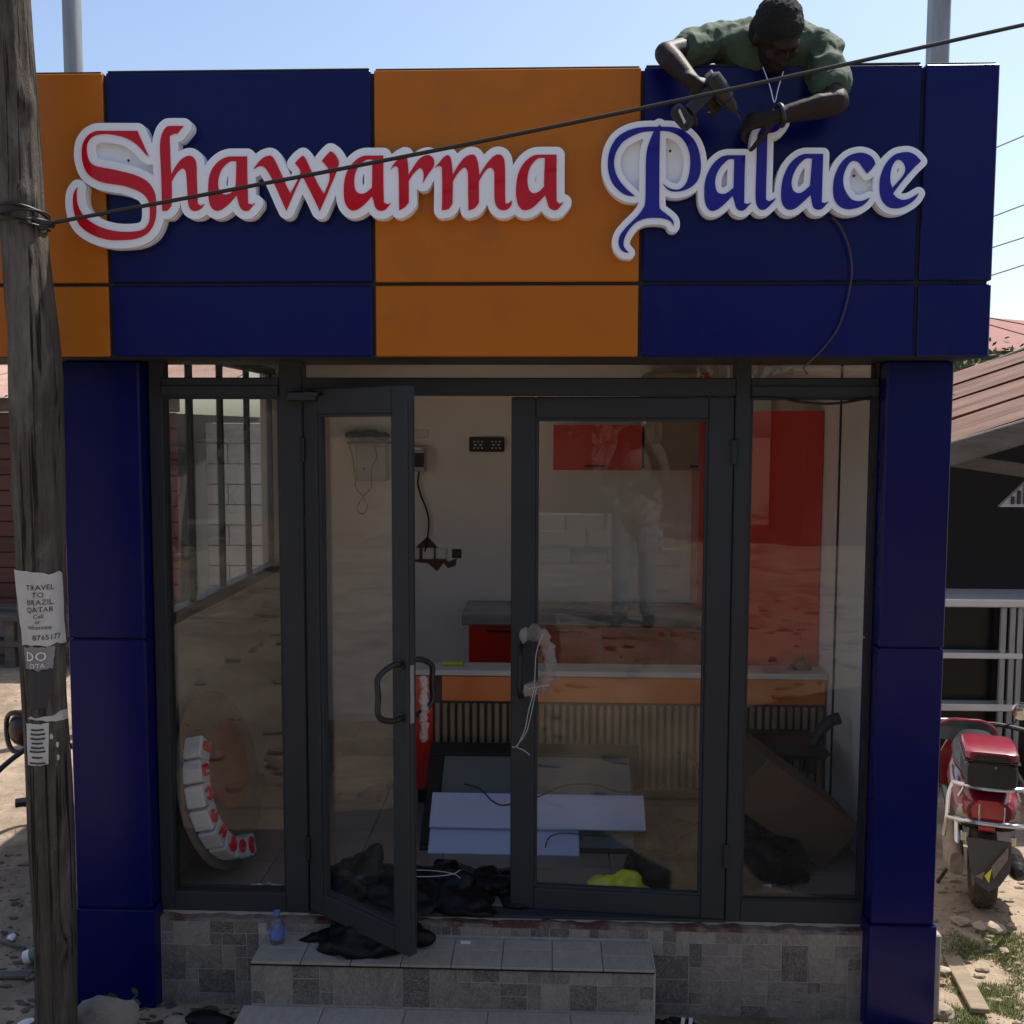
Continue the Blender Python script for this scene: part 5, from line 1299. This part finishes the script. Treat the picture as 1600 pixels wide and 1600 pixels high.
# ---------------------------------------------------------------- scooter parked right of the shop
M['sc_red'] = mat('scooter_red', (0.16, 0.006, 0.020), 0.3, var=.15, scale=12, col2=(.16, .06, .05), mixlo=.55, mixhi=.85, coat=.5)
M['sc_dark'] = mat('scooter_black', (0.014, 0.014, 0.015), 0.38, var=.2, rvar=.1)
M['lamp_red'] = mat('tail_lamp', (0.30, 0.003, 0.005), 0.08, coat=.8)
M['lamp_clear'] = mat('indicator_lens', (0.42, 0.34, 0.28), 0.12, coat=.5)
M['tyre'] = mat('tyre_rubber', (0.035, 0.028, 0.022), 0.85, var=.3, scale=20, col2=(.13, .09, .06), mixlo=.5, mixhi=.75)
M['guard'] = mat('mudguard', (0.055, 0.050, 0.050), 0.5, var=.15, scale=14)
M['dusty'] = mat('dusty_casting', (0.19, 0.15, 0.12), 0.8, var=.3, scale=20)
def wheel(mbs, c, R, wd, root, nm='wheel'):
    ty = MB().lathe([(R-.055, -wd/2+.01), (R-.02, -wd/2), (R-.004, -wd*.32), (R, 0), (R-.004, wd*.32), (R-.02, wd/2), (R-.055, wd/2-.01)], c, (1, 0, 0), 40).build(nm, M['tyre'], root, local=True)
    MB().lathe([(.03, -wd/2+.005), (R-.062, -wd/2+.012), (R-.056, -wd/2+.012), (R-.056, wd/2-.012), (R-.062, wd/2-.012), (.03, wd/2-.005)], c, (1, 0, 0), 24).build('rim', M['dusty'], ty, local=True)
    mb = MB()
    for k in range(44):
        a = 2*PI*k/44; s = 1 if k % 2 else -1
        T = Matrix.Translation(c) @ Matrix.Rotation(a, 4, 'X')
        T2 = T @ Matrix.Translation((s*wd*.20, 0, R-.004)) @ Matrix.Rotation(s*.6, 4, 'Z')
        mb.box(-wd*.17, wd*.17, -.006, .006, -.002, .005, 0, T2)
    tr_ = mb.build('tread_block', M['tyre'], ty, local=True); tr_['kind'] = 'stuff'
    return ty
sc = thing('motor_scooter', (2.10, .80, 0), 'red and black motor scooter with top box seen from behind, right of the shop', 'scooter', rz=math.radians(-17))
R = .215
def B(name, m, mb, parent=sc): return mb.build(name, M[m], parent, local=True)
wheel(None, Vector((0, 0, R)), R, .112, sc); wheel(None, Vector((0, 1.22, R)), R, .095, sc)
# tail body: lofted rings
def loft(rings, n=16, p=2.6):
    mb = MB(); vs = []
    for (y, cx, cz_, rx, rz_) in rings:
        for k in range(n):
            a = 2*PI*k/n; c, s = math.cos(a), math.sin(a)
            vs.append((cx+rx*math.copysign(abs(c)**(2/p), c), y, cz_+rz_*math.copysign(abs(s)**(2/p), s)))
    m = len(rings); fs = [(i*n+k, i*n+(k+1) % n, (i+1)*n+(k+1) % n, (i+1)*n+k) for i in range(m-1) for k in range(n)]
    fs += [tuple(range(n))[::-1], tuple((m-1)*n+k for k in range(n))]
    return mb.add(vs, fs, True)
SCB = None
tail = B('tail_body', 'sc_red', loft([(-.20, 0, .565, .105, .055), (-.14, 0, .57, .150, .078), (.0, 0, .575, .170, .095), (.3, 0, .58, .165, .12), (.55, 0, .55, .13, .15)]))
B('underseat_body', 'sc_dark', loft([(-.16, 0, .485, .13, .03), (0, 0, .46, .15, .06), (.3, 0, .42, .15, .12), (.6, 0, .38, .12, .14)]))
tl_ = B('tail_light', 'lamp_red', MB().prism([[(-.075, .515), (.06, .515), (.066, .60), (.04, .622), (-.05, .622), (-.085, .58)]], -.222, -.185, lambda u, v, y: (u, y+(v-.515)*.18, v)), sc)
B('trim_strip', 'chrome', MB().box(-.052, -.044, -.234, -.222, .518, .612, .002), tl_); B('trim_strip', 'chrome', MB().box(.064, .070, -.228, -.210, .518, .606, .002), tl_)
for s in (-1, 1):
    B('indicator', 'lamp_clear', MB().prism([[(s*.082, .518), (s*.150, .520), (s*.140, .575), (s*.090, .598)]], -.205, -.165, lambda u, v, y: (u, y+abs(u)*.25, v)))
seat = B('seat', 'sc_dark', loft([(.02, 0, .70, .12, .035), (.12, 0, .715, .15, .05), (.4, 0, .72, .14, .05), (.62, 0, .71, .09, .05), (.70, 0, .70, .05, .03)]))
# chrome rack
rk = MB()
rk.tube(spline([(-.155, .12, .685), (-.165, -.10, .685), (-.14, -.17, .685), (0, -.20, .683), (.14, -.17, .685), (.165, -.10, .685), (.155, .12, .685)], 5), .012, 8)
for s in (-1, 1):
    rk.tube(spline([(s*.160, -.12, .685), (s*.185, -.15, .62), (s*.190, -.17, .53), (s*.195, -.16, .47), (s*.20, -.14, .40)], 5), .011, 8)
    rk.tube([(s*.10, -.18, .684), (s*.10, .10, .684)], .008, 8); rk.tube([(s*.12, -.19, .68), (s*.14, -.16, .62)], .008, 8)
rk.tube(spline([(-.192, -.17, .510), (-.12, -.235, .522), (0, -.255, .525), (.12, -.235, .520), (.192, -.17, .505)], 5), .013, 8)
B('rack', 'chrome', rk)
# top box
bx_ = B('top_box', 'sc_dark', loft([(-.235, 0, .762, .110, .060), (-.225, 0, .762, .121, .066), (-.05, 0, .762, .124, .067), (.06, 0, .762, .121, .067)], 24, 6))
B('lid', 'sc_red', loft([(-.238, 0, .856, .104, .022), (-.225, 0, .856, .123, .027), (-.05, 0, .860, .127, .031), (.065, 0, .856, .121, .029)], 24, 5), bx_)
B('lid_panel', 'sc_dark', MB().prism([[(-.085, .840), (.085, .840), (.070, .860), (-.070, .860)]], -.246, -.2385), bx_)
B('lid_rim', 'sc_dark', MB().box(-.130, .130, -.243, .068, .826, .835, .004), bx_)
B('lock', 'chrome', MB().lathe([(.008, 0), (.008, .012)], (.015, -.236, .808), (0, -1, 0), 12), bx_)
B('reflector', 'lamp_red', MB().box(-.045, .030, -.185, -.175, .455, .485, .003))
# mudguard with striped flap
mg = B('mudguard', 'guard', MB().prism([[(-.105, .44), (.100, .44), (.098, .30), (.05, .225), (0, .195), (-.05, .225), (-.085, .30)]], -.252, -.240, lambda u, v, y: (u, y-.02*(1-abs(u)/.1)+(.44-v)*-.10, v)))
for pts, m in (([(.02, .26), (.085, .36), (.085, .42), (.01, .32)], 'dusty'), ([(0, .24), (.012, .31), (-.02, .27)], 'yellow_bag'), ([(-.06, .26), (-.03, .25), (-.02, .29)], 'dusty')):
    B('stripe', m, MB().prism([pts], -.2565, -.2525, lambda u, v, y: (u, y-.02*(1-abs(u)/.1)+(.44-v)*-.10, v)), mg)
for s in (-1, 1): B('bracket', 'chrome', MB().box(s*.115-.012, s*.115+.012, -.20, -.18, .40, .45, .004))
B('exhaust', 'sc_dark', MB().lathe([(.02, -.02), (.042, 0), (.050, .05), (.050, .30), (.03, .36)], (.150, -.16, .26), (.02, 1, -.12), 16))
B('heat_shield', 'chrome', MB().lathe([(.053, .03), (.056, .05), (.056, .13), (.053, .15)], (.150, -.16, .26), (.02, 1, -.12), 16))
B('engine_case', 'dusty', loft([(-.10, -.13, .24, .035, .06), (0, -.14, .24, .05, .085), (.25, -.13, .25, .05, .09), (.4, -.10, .28, .04, .07)]))
B('shock_absorber', 'chrome', MB().tube([(-.12, -.02, .26), (-.12, .06, .44)], .022, 10))
B('side_stand', 'sc_dark', MB().tube([(-.08, .25, .2), (-.20, .20, .0)], .010, 6))
B('floorboard', 'sc_dark', MB().box(-.14, .14, .55, .95, .26, .33, .02))
B('leg_shield', 'sc_red', MB().prism([[(-.15, .32), (.15, .32), (.16, .55), (.11, .68), (-.11, .68), (-.16, .55)]], .95, .985, lambda u, v, y: (u, y-(v-.32)*.45, v)))
B('fork', 'sc_dark', MB().tube([(-.06, 1.22, .215), (-.06, .95, .66)], .016, 8).tube([(.06, 1.22, .215), (.06, .95, .66)], .016, 8))
B('front_fender', 'sc_red', MB().tube([(0, 1.22+.24*math.cos(a), .215+.24*math.sin(a)) for a in np.linspace(.3, 2.6, 10)], .055, 8))
B('handlebar', 'sc_dark', MB().tube(spline([(-.34, .72, .74), (-.15, .80, .75), (0, .82, .74), (.15, .80, .75), (.34, .72, .74)], 4), .014, 8))
B('headlight_cowl', 'sc_red', loft([(.74, 0, .69, .11, .04), (.82, 0, .69, .14, .06), (.94, 0, .66, .10, .06)]))
for s in (-1, 1):
    mr = B('mirror', 'chrome', MB().lathe([(.005, -.004), (.044, 0), (.055, .008), (.02, .022)], (s*.25, .70, .865), (s*-.15, 1, .1), 20))
    B('stalk', 'sc_dark', MB().tube(spline([(s*.16, .78, .75), (s*.22, .74, .79), (s*.24, .71, .855)], 4), .006, 6), mr)
M['screen'] = mat('smoked_screen', (0.06, 0.075, 0.09), 0.1)
wsn = B('windscreen', 'screen', MB().prism([[(-.20, .66), (.12, .66), (.11, .74), (.05, .785), (-.12, .785), (-.18, .74)]], .66, .672, lambda u, v, y: (u, y+abs(u+.04)*.3, v)))
B('red_edge', 'sc_red', MB().tube(spline([(-.21, .71, .66), (-.185, .70, .745), (-.12, .68, .79), (-.03, .66, .797), (.05, .68, .79), (.115, .70, .745), (.13, .71, .66)], 4), .010, 8), wsn)
sc.scale = (.93, .93, .93)
# bicycle behind the wooden pole, seen end on
bc = thing('bicycle', (P(76, 1290, .95).x, .95, 0), 'bicycle with dark handlebar mostly hidden behind the wooden pole', 'bicycle', rz=math.radians(27.5))
def B3(name, m, mb, parent=bc): return mb.build(name, M[m], parent, local=True)
for yy in (-.5, .5):
    wh = B3('wheel', 'tyre', MB().tube([(0, yy+.30*math.cos(a), .31+.30*math.sin(a)) for a in np.linspace(0, 2*PI, 37)[:-1]], .018, 8, closed=True))
    sp = MB()
    for k in range(14): a = k*2*PI/14; sp.tube([(0, yy, .31), (0, yy+.285*math.cos(a), .31+.285*math.sin(a))], .0015, 4)
    B3('spokes', 'chrome', sp, wh)
B3('frame', 'sc_red', MB().tube([(0, .5, .31), (0, .36, .78), (0, .05, .30), (0, -.5, .31), (0, -.1, .72), (0, .05, .30)], .016, 8).tube([(0, -.1, .72), (0, .38, .70)], .016, 8))
B3('saddle', 'sc_dark', loft([(-.26, 0, .80, .02, .02), (-.22, 0, .80, .075, .035), (-.08, 0, .80, .05, .03), (.04, 0, .79, .02, .02)]))
B3('handlebar', 'sc_dark', MB().tube(spline([(-.25, -.56, .62), (-.22, -.48, .70), (-.06, -.42, .80), (.06, -.42, .80), (.22, -.48, .70), (.25, -.56, .62)], 4), .013, 8))
B3('rear_carrier', 'sc_dark', MB().box(-.06, .06, -.62, -.25, .62, .64, .005))
bask = B3('mudguard', 'sc_dark', MB().tube([(0, -.5+.335*math.cos(a), .31+.335*math.sin(a)) for a in np.linspace(.2, 2.9, 12)], .032, 8))
for s in (-1, 1):
    cr_ = B3('crank', 'chrome', MB().tube([(s*.05, .05, .30), (s*.07, .05-s*.10, .30-s*.06 if s > 0 else .36)], .009, 6))
    zc_ = .24 if s > 0 else .34
    B3('pedal', 'sc_dark', MB().box(s*.075, s*.155, .05-s*.10-.035, .05-s*.10+.035, zc_-.014, zc_+.014, .004), cr_)
M['helm'] = mat('helmet_shell', (.045, .014, .014), .35)
hm = thing('helmet', (P(36, 1140, .8).x, .85, .62), 'round dark helmet hanging on the bicycle beside the pole', 'helmet')
pc = P(40, 1137, .8)
MB().ell(pc, (.075, .085, .095), 18, 12).build('shell', M['helm'], hm)
MB().tube([pc+Vector((.086*math.cos(a), -.05+.03*math.cos(2*a), .10*math.sin(a))) for a in np.linspace(0, 2*PI, 25)[:-1]], .012, 6, closed=True).build('rim', M['sc_dark'], hm)
# ---------------------------------------------------------------- ground clutter
M['stone'] = mat('grey_stone', (0.29, 0.235, 0.175), 0.95, var=.3, scale=8, bump=.7, bscale=20, col2=(.38, .31, .24), rnd=.2)
M['stone_dark'] = mat('brown_stone', (0.17, 0.14, 0.115), 0.95, var=.35, scale=9, bump=.8, bscale=18, col2=(.24, .20, .165))
M['litter_w'] = mat('white_litter', (0.66, 0.66, 0.64), .6, var=.1)
M['plank'] = mat('raw_plank', (0.20, 0.155, 0.105), .9, var=.4, bump=.3, bscale=30, scale=6, stretch=(.5, 3, 3))
M['grass'] = mat('dry_grass', (0.20, 0.22, 0.075), .8, var=.4, scale=6, rnd=.2)
M['weed'] = mat('weed_leaf', (0.055, 0.105, 0.030), .5, var=.2)
def rock(c, r, seed, m='stone', flat=.6, nm='stone', sub=3, cut=(.55, .9)):
    bm = bmesh.new(); bmesh.ops.create_icosphere(bm, subdivisions=sub, radius=1)
    rg = random.Random(seed); off = Vector((rg.uniform(0, 50), rg.uniform(0, 50), rg.uniform(0, 50)))
    planes = [(Vector((rg.gauss(0, 1), rg.gauss(0, 1), rg.gauss(0, 1))).normalized(), rg.uniform(*cut)) for _ in range(9)]
    for v in bm.verts:
        p = v.co.copy()
        for n_, d in planes:
            if p.dot(n_) > d: p -= n_*(p.dot(n_)-d)
        p += p.normalized()*(.10*noise.noise(p*2.2+off)+.05*noise.noise(p*6+off))
        v.co = Vector((p.x*r[0], p.y*r[1], p.z*r[2]*flat))
    me = bpy.data.meshes.new(nm); bm.to_mesh(me); bm.free()
    for pl in me.polygons: pl.use_smooth = True
    try: me.set_sharp_from_angle(angle=math.radians(30))
    except Exception: pass
    o = obj_from_mesh(nm, me, M[m]); o.location = c; o.rotation_euler = (0, 0, rg.uniform(0, 6)); return o
q = P(160, 1575, -.42)
o = rock((q.x-.01, -.38, -.01), (.13, .11, .16), 12, 'stone_dark', flat=1.0, cut=(.38, .7)); o.rotation_euler = (.1, .55, .2); tag(o, 'large pale stone leaning between the wooden pole and the left pillar', 'stone')
tag(rock((P(270, 1590, -.3).x, -.28, -.055), (.06, .05, .05), 3), 'grey stone in front of the left pillar beside the weed', 'stone')
tag(rock((P(330, 1590, -.25).x, -.26, -.05), (.11, .06, .07), 4, 'bag'), 'dark crumpled lump at the foot of the plinth left of the step', 'litter')
for k, (px, py, r, lab) in enumerate(((1553, 1450, .055, 'tan stone on the sunlit ground behind the scooter tyre'), (1530, 1448, .04, 'grey stone left of the tan one near the scooter tyre'), (1580, 1446, .03, 'small pale stone at the right picture edge near the scooter'), (1568, 1474, .028, 'small white stone below the tan stone near the scooter'), (1475, 1560, .06, 'stone against the foot of the right pillar'), (1500, 1443, .05, 'brown stone between the right pillar and the scooter tyre'), (1478, 1500, .04, 'small stone beside the raw plank near the right pillar'))):
    q = PZ(px, py, 0.0); tag(rock((q.x, q.y, gz(q.x, q.y)+r*.25), (r, r*.8, r*.8), 30+k), lab, 'stone', 'stones on the sunlit ground')
a, b = PZ(1478, 1480, -.04), PZ(1532, 1580, -.05)
tag(MB().beam(a, b, .075, .022, .003, up=Vector((0, 0, 1))).build('raw_plank', M['plank']), 'pale raw plank lying on the ground beside the right pillar', 'plank')
tag(MB().box(XR1+.012, XR1+.05, -.08, .02, -.09, P(1465, 1465, -.1).z, .006).build('edge_board', M['outwall']), 'narrow grey board standing against the outer face of the right pillar', 'board')
# litter on the left
q = PZ(18, 1458, -.02); tag(rock((q.x, q.y, gz(q.x, q.y)+.012), (.032, .020, .022), 41, 'litter_w'), 'small white lump of litter left of the wooden pole', 'litter')
q = PZ(38, 1495, -.03); cb = thing('cup', (q.x, q.y, -.045), 'crushed white and green cup lying left of the wooden pole', 'litter')
MB().lathe([(.028, 0), (.036, .09), (.039, .095)], (q.x, q.y, -.035), (.9, .2, .25), 14).build('cup_body', M['litter_w'], cb)
MB().lathe([(.0335, .03), (.0365, .065)], (q.x, q.y, -.035), (.9, .2, .25), 14).build('band', mat('green_print', (.12, .17, .13), .6), cb)
for k, (px, py, L, an, lab) in enumerate(((18, 1519, .17, .05, 'flat broken board piece left of the wooden pole near the bottom edge'), (55, 1520, .08, .6, 'short flat splinter at the left foot of the wooden pole'), (20, 1478, .16, -.4, 'thin stick between the white litter and the crushed cup'))):
    q = PZ(px, py, -.05); d = Vector((math.cos(an), math.sin(an), 0))*L/2
    tag(MB().beam(Vector((q.x, q.y, gz(q.x, q.y)+.010))-d, Vector((q.x, q.y, gz(q.x, q.y)+.012))+d, (.05, .03, .012)[k], .012, .002).build('wood_scrap', M['oldwood']), lab, 'scrap')
q = PZ(40, 1592, -.06); tag(rock((q.x, q.y, gz(q.x, q.y)+.01), (.035, .02, .015), 44, 'litter_w'), 'white crumpled litter at the bottom left edge', 'litter')
q = P(1055, 1588, -.20)
cn = thing('crushed_bag', (q.x, -.2, -.075), 'torn black and white wrapper at the right foot of the step', 'litter')
me = bag_blob((q.x, -.18, -.078), (.10, .06, .07), 51, 14, .009); o = obj_from_mesh('dark_film', me, M['bag'], cn); o.location = -cn.location
mb = MB()
for k in range(2): p = Vector((q.x+.02+.03*k, -.215, -.045)); mb.add([p, p+Vector((.012, -.008, .0)), p+Vector((.018, .0, .03)), p+Vector((.004, .006, .028)), p+Vector((0, .003, 0)), p+Vector((.012, -.005, .0)), p+Vector((.018, .003, .03)), p+Vector((.004, .009, .028))], [(0,1,2,3),(7,6,5,4),(0,4,5,1),(1,5,6,2),(2,6,7,3),(3,7,4,0)])
mb.build('white_strip', M['litter_w'], cn)
# weeds
def weed(name, label, base, stems, seed):
    t = thing(name, base, label, 'plant'); rg = random.Random(seed); b0 = Vector(base)
    st_ = MB()
    for k, (dx, dy, h) in enumerate(stems):
        tip = b0+Vector((dx, dy, h)); pts = spline([b0, b0+Vector((dx*.3, dy*.3, h*.6)), tip], 4); st_.tube(pts, .003, 5)
        for j in range(3 if k else 1):
            p = pts[-1-j*2]; d = Vector((rg.uniform(-.4, .6), rg.uniform(-.6, .2), rg.uniform(.5, 1) if k == 0 else rg.uniform(-.2, .6))).normalized(); L = .085 if k == 0 else rg.uniform(.03, .045)
            s = d.cross(Vector((0, -1, .3))).normalized()*L*.28; nn_ = d.cross(s).normalized()*L*.06
            mb = MB(); m_ = 6; vs = []
            for i in range(m_+1):
                u = i/m_; wd = math.sin(PI*min(1, u*.96+.02))**.8
                c = p+d*L*u; vs += [c-s*wd+nn_*wd, c-nn_*.4, c+s*wd+nn_*wd]
            fs = []
            for i in range(m_): fs += [(i*3, i*3+1, i*3+4, i*3+3), (i*3+1, i*3+2, i*3+5, i*3+4)]
            mb.add(vs, fs, True); mb.build('leaf', M['weed'], t, normals=False)
    st_.build('stem', M['weed'], t)
    return t
q = P(190, 1590, -.24)
weed('weed_plant', 'small green weed with one broad leaf at the foot of the left pillar', (q.x, -.25, -.075), ((-.005, -.02, .07), (.05, -.02, .09), (.07, .0, .12), (.03, -.05, .05), (-.03, -.05, .05)), 3)
# grass patch, pebbles and dead leaves: uncountable
rg = random.Random(8); mb = MB()
for i in range(30000):
    px = rg.gauss(1542, 36); py = rg.uniform(1476, 1680)
    q = PZ(px, py, -.07)
    if q.x < XR1+.05 or noise.noise(Vector((q.x*6, q.y*6, 0))) < -.22+.3*rg.random(): continue
    h = rg.uniform(.008, .024); a = rg.uniform(0, 6.3); d = Vector((math.cos(a), math.sin(a), 0)); s = Vector((-d.y, d.x, 0))*.0022
    b0 = Vector((q.x, q.y, gz(q.x, q.y)-.002)); tip = b0+d*h*rg.uniform(.2, .9)+Vector((0, 0, h))
    mb.add([b0-s, b0+s, tip], [(0,1,2)])
tag(mb.build('grass_patch', M['grass'], normals=False), 'short green grass on the sunlit ground beside the right pillar', 'grass', kind='stuff')
def scatter(name, label, cat, n, region, rr, m, seed, flat=.6):
    rg = random.Random(seed); mb = MB()
    base = []
    bm = bmesh.new(); bmesh.ops.create_icosphere(bm, subdivisions=1, radius=1)
    bv = [v.co.copy() for v in bm.verts]; bf = [tuple(v.index for v in f.verts) for f in bm.faces]; bm.free()
    k = 0
    while k < n:
        x = rg.uniform(region[0], region[1]); y = rg.uniform(region[2], region[3])
        if -1.95 < x < 1.56 and -.10 < y < 2.95: continue
        if sx0-.06 < x < sx1+.06 and SY2-.03 < y < 0: continue
        r = rr[0]+(rr[1]-rr[0])*rg.random()**3; c = Vector((x, y, gz(x, y)+r*.15)); R3 = Matrix.Rotation(rg.uniform(0, 6), 3, 'Z') @ Matrix.Rotation(rg.uniform(0, 6), 3, 'X')
        sxyz = Vector((rg.uniform(.5, 2.0), rg.uniform(.35, .9), flat*rg.uniform(.6, 1.3)))
        mb.add([c+Matrix.Rotation(rg.uniform(-.3, .3), 3, 'X') @ Vector(((R3 @ v).x*r*sxyz.x, (R3 @ v).y*r*sxyz.y, (R3 @ v).z*r*sxyz.z)) for v in bv], bf); k += 1
    tag(mb.build(name, M[m], normals=False), label, cat, kind='stuff')
scatter('pebbles', 'loose pebbles scattered over the dirt', 'pebbles', 3000, (-5, 4, -1.6, 5.5), (.003, .012), 'stone', 5)
scatter('rubble', 'rubble and clods along the right side of the shop', 'rubble', 1100, (1.52, 2.9, -.6, 1.2), (.004, .024), 'stone', 6, .5)
scatter('bank_rubble', 'stones and clods on the bank across from the shop, reflected in the glass', 'rubble', 900, (-4, 4, -6.5, -1.7), (.012, .075), 'stone_dark', 16, .6)
M['trash'] = mat('dark_trash', (0.06, 0.048, 0.038), .9, var=.5, scale=30, rnd=.3)
scatter('debris', 'debris left of the pole, dense and dark to deepen the shade on the ground', 'debris', 1500, (-3.6, -1.95, -.9, 1.2), (.004, .026), 'trash', 7, .16)  # litter, with extra dark flakes that deepen the shaded ground by colour
scatter('debris', 'dark debris at the foot of the plinth left of the step', 'debris', 320, (-1.75, -1.2, -.45, -.11), (.004, .024), 'trash', 9, .22)

# ---------------------------------------------------------------- across the road, behind the viewer: seen as reflections
M['block'] = mat('cement_block', (0.36, 0.34, 0.31), .95, var=.2, scale=5, bump=.4)
zg = gz(0, -9)
bw = thing('block_pile', (-1.0, -8.6, zg), 'short pile of cement blocks across the road, reflected in the door glass', 'blocks')
rg = random.Random(77)
for j in range(3):
    for i in range(5-j):
        x0 = -1.9+i*.46+.2*j+rg.uniform(-.03, .03); y0 = -8.7+rg.uniform(-.05, .05)
        MB().box(x0, x0+.44, y0, y0+.2, gz(x0, y0)+j*.205, gz(x0, y0)+(j+1)*.205-.004, .008).build('block', M['block'], bw)
tb_ = thing('stacked_basins', (-2.6, -7.6, zg), 'stack of pale basins across the road, reflected in the door glass', 'basins')
for k in range(9): MB().lathe([(.22, 0), (.34, .07), (.36, .16)], (-2.6+.01*(k % 3), -7.6, zg+k*.13), (0, 0, 1), 22).build('basin', M['foam'], tb_)
mk = thing('kiosk', (5.5, -11, zg), 'reddish kiosk across the road, reflected in the right pane', 'kiosk')
MB().box(3.6, 7.4, -13, -10.8, zg-.1, zg+2.4, .02).build('body', M['hutwood'], mk); MB().box(3.3, 7.7, -13.3, -10.2, zg+2.405, zg+2.5, .02).build('roof', M['rust'], mk); MB().box(4.2, 6.8, -10.795, -10.75, zg+1.0, zg+2.0, .01).build('hatch', M['core'], mk)
h2 = thing('long_building', (-6, -15, zg), 'long grey building across the road, reflected in the left pane', 'building')
MB().box(-16, 2.6, -18, -14.5, zg-.1, zg+3.4, .02).build('wall', M['outwall'], h2); MB().box(-16.3, 2.9, -18.3, -14.0, zg+3.405, zg+3.6, .02).build('roof', M['rust'], h2)
for k in range(7):
    x = -14.5+k*2.4; w_ = MB().box(x, x+1.1, -14.495, -14.45, zg+.05, zg+2.2, .01).build('door', M['hutwood'] if k % 2 else M['core'], h2)
for k, (x, y, h, r) in enumerate(((-9, -12.5, 5.5, 2.4), (3.2, -14.5, 6, 2.8), (9, -14, 6.5, 3.0), (-3.5, -21, 7.5, 3.2), (14, -17, 7, 3.2), (0.6, -12.2, 4.4, 2.1), (-5.6, -11, 4.2, 2.0))):
    tree('shade_tree', ['shade tree in front of the long grey building, reflected in the left pane', 'shade tree left of the kiosk across the road', 'shade tree right of the kiosk across the road', 'tall tree behind the long grey building', 'far tree at the end of the road behind the kiosk', 'low bushy tree opposite the closed door across the road', 'low bushy tree opposite the left pane across the road'][k], x, y, h+zg, r, 60+k, 5000, 'trees across the road')

# an unseen parasol, added beyond the right edge to shade the bank the panes mirror
pr = thing('added_parasol', (2.95, -1.25, gz(2.95, -1.25)), 'unseen parasol added beyond the right edge to shade the mirrored bank', 'parasol')
M['canvas'] = mat('faded_canvas', (0.16, 0.17, 0.20), .9, var=.15)
zp = gz(2.95, -1.25)
mb = MB(); n = 8; c = Vector((2.95, -1.25, zp+2.75)); rim = [Vector((2.95+1.25*math.cos(2*PI*k/n), -1.25+1.25*math.sin(2*PI*k/n), zp+2.30)) for k in range(n)]
for k in range(n):
    a_, b_ = rim[k], rim[(k+1) % n]; dn = Vector((0, 0, -.14))
    mb.add([c, a_, b_, c+Vector((0, 0, -.006)), a_+Vector((0, 0, -.006)), b_+Vector((0, 0, -.006))], [(0, 1, 2), (5, 4, 3)])
    mb.add([a_, b_, b_+dn, a_+dn, a_*.998+c*.002, b_*.998+c*.002, b_*.998+c*.002+dn, a_*.998+c*.002+dn], [(0, 1, 2, 3), (7, 6, 5, 4), (3, 2, 6, 7)])
mb.build('canopy', M['canvas'], pr, normals=False)
MB().tube([(2.95, -1.25, zp-.05), (2.95, -1.25, zp+2.74)], .02, 10).build('pole', M['steel'], pr)
for k in range(n): MB().tube([c+Vector((0, 0, -.02)), rim[k]+Vector((0, 0, -.015))], .007, 6).build('rib', M['steel'], pr)
MB().lathe([(.26, 0), (.26, .06), (.05, .10), (.04, .3)], (2.95, -1.25, zp), (0, 0, 1), 20).build('base', M['block'], pr)

gw = thing('block_wall', (-1.9, 6.6, 0), 'grey cement block wall behind the shop seen through the left side windows', 'wall')
rg = random.Random(31)
for j in range(11):
    for i in range(9):
        x0 = -3.62+i*.46-(.23 if j % 2 else 0)
        MB().box(max(x0, -3.62)+.004, x0+.456, 6.5+rg.uniform(0, .008), 6.68, j*.215+.004, (j+1)*.215-.004, .006).build('block', M['block'], gw)
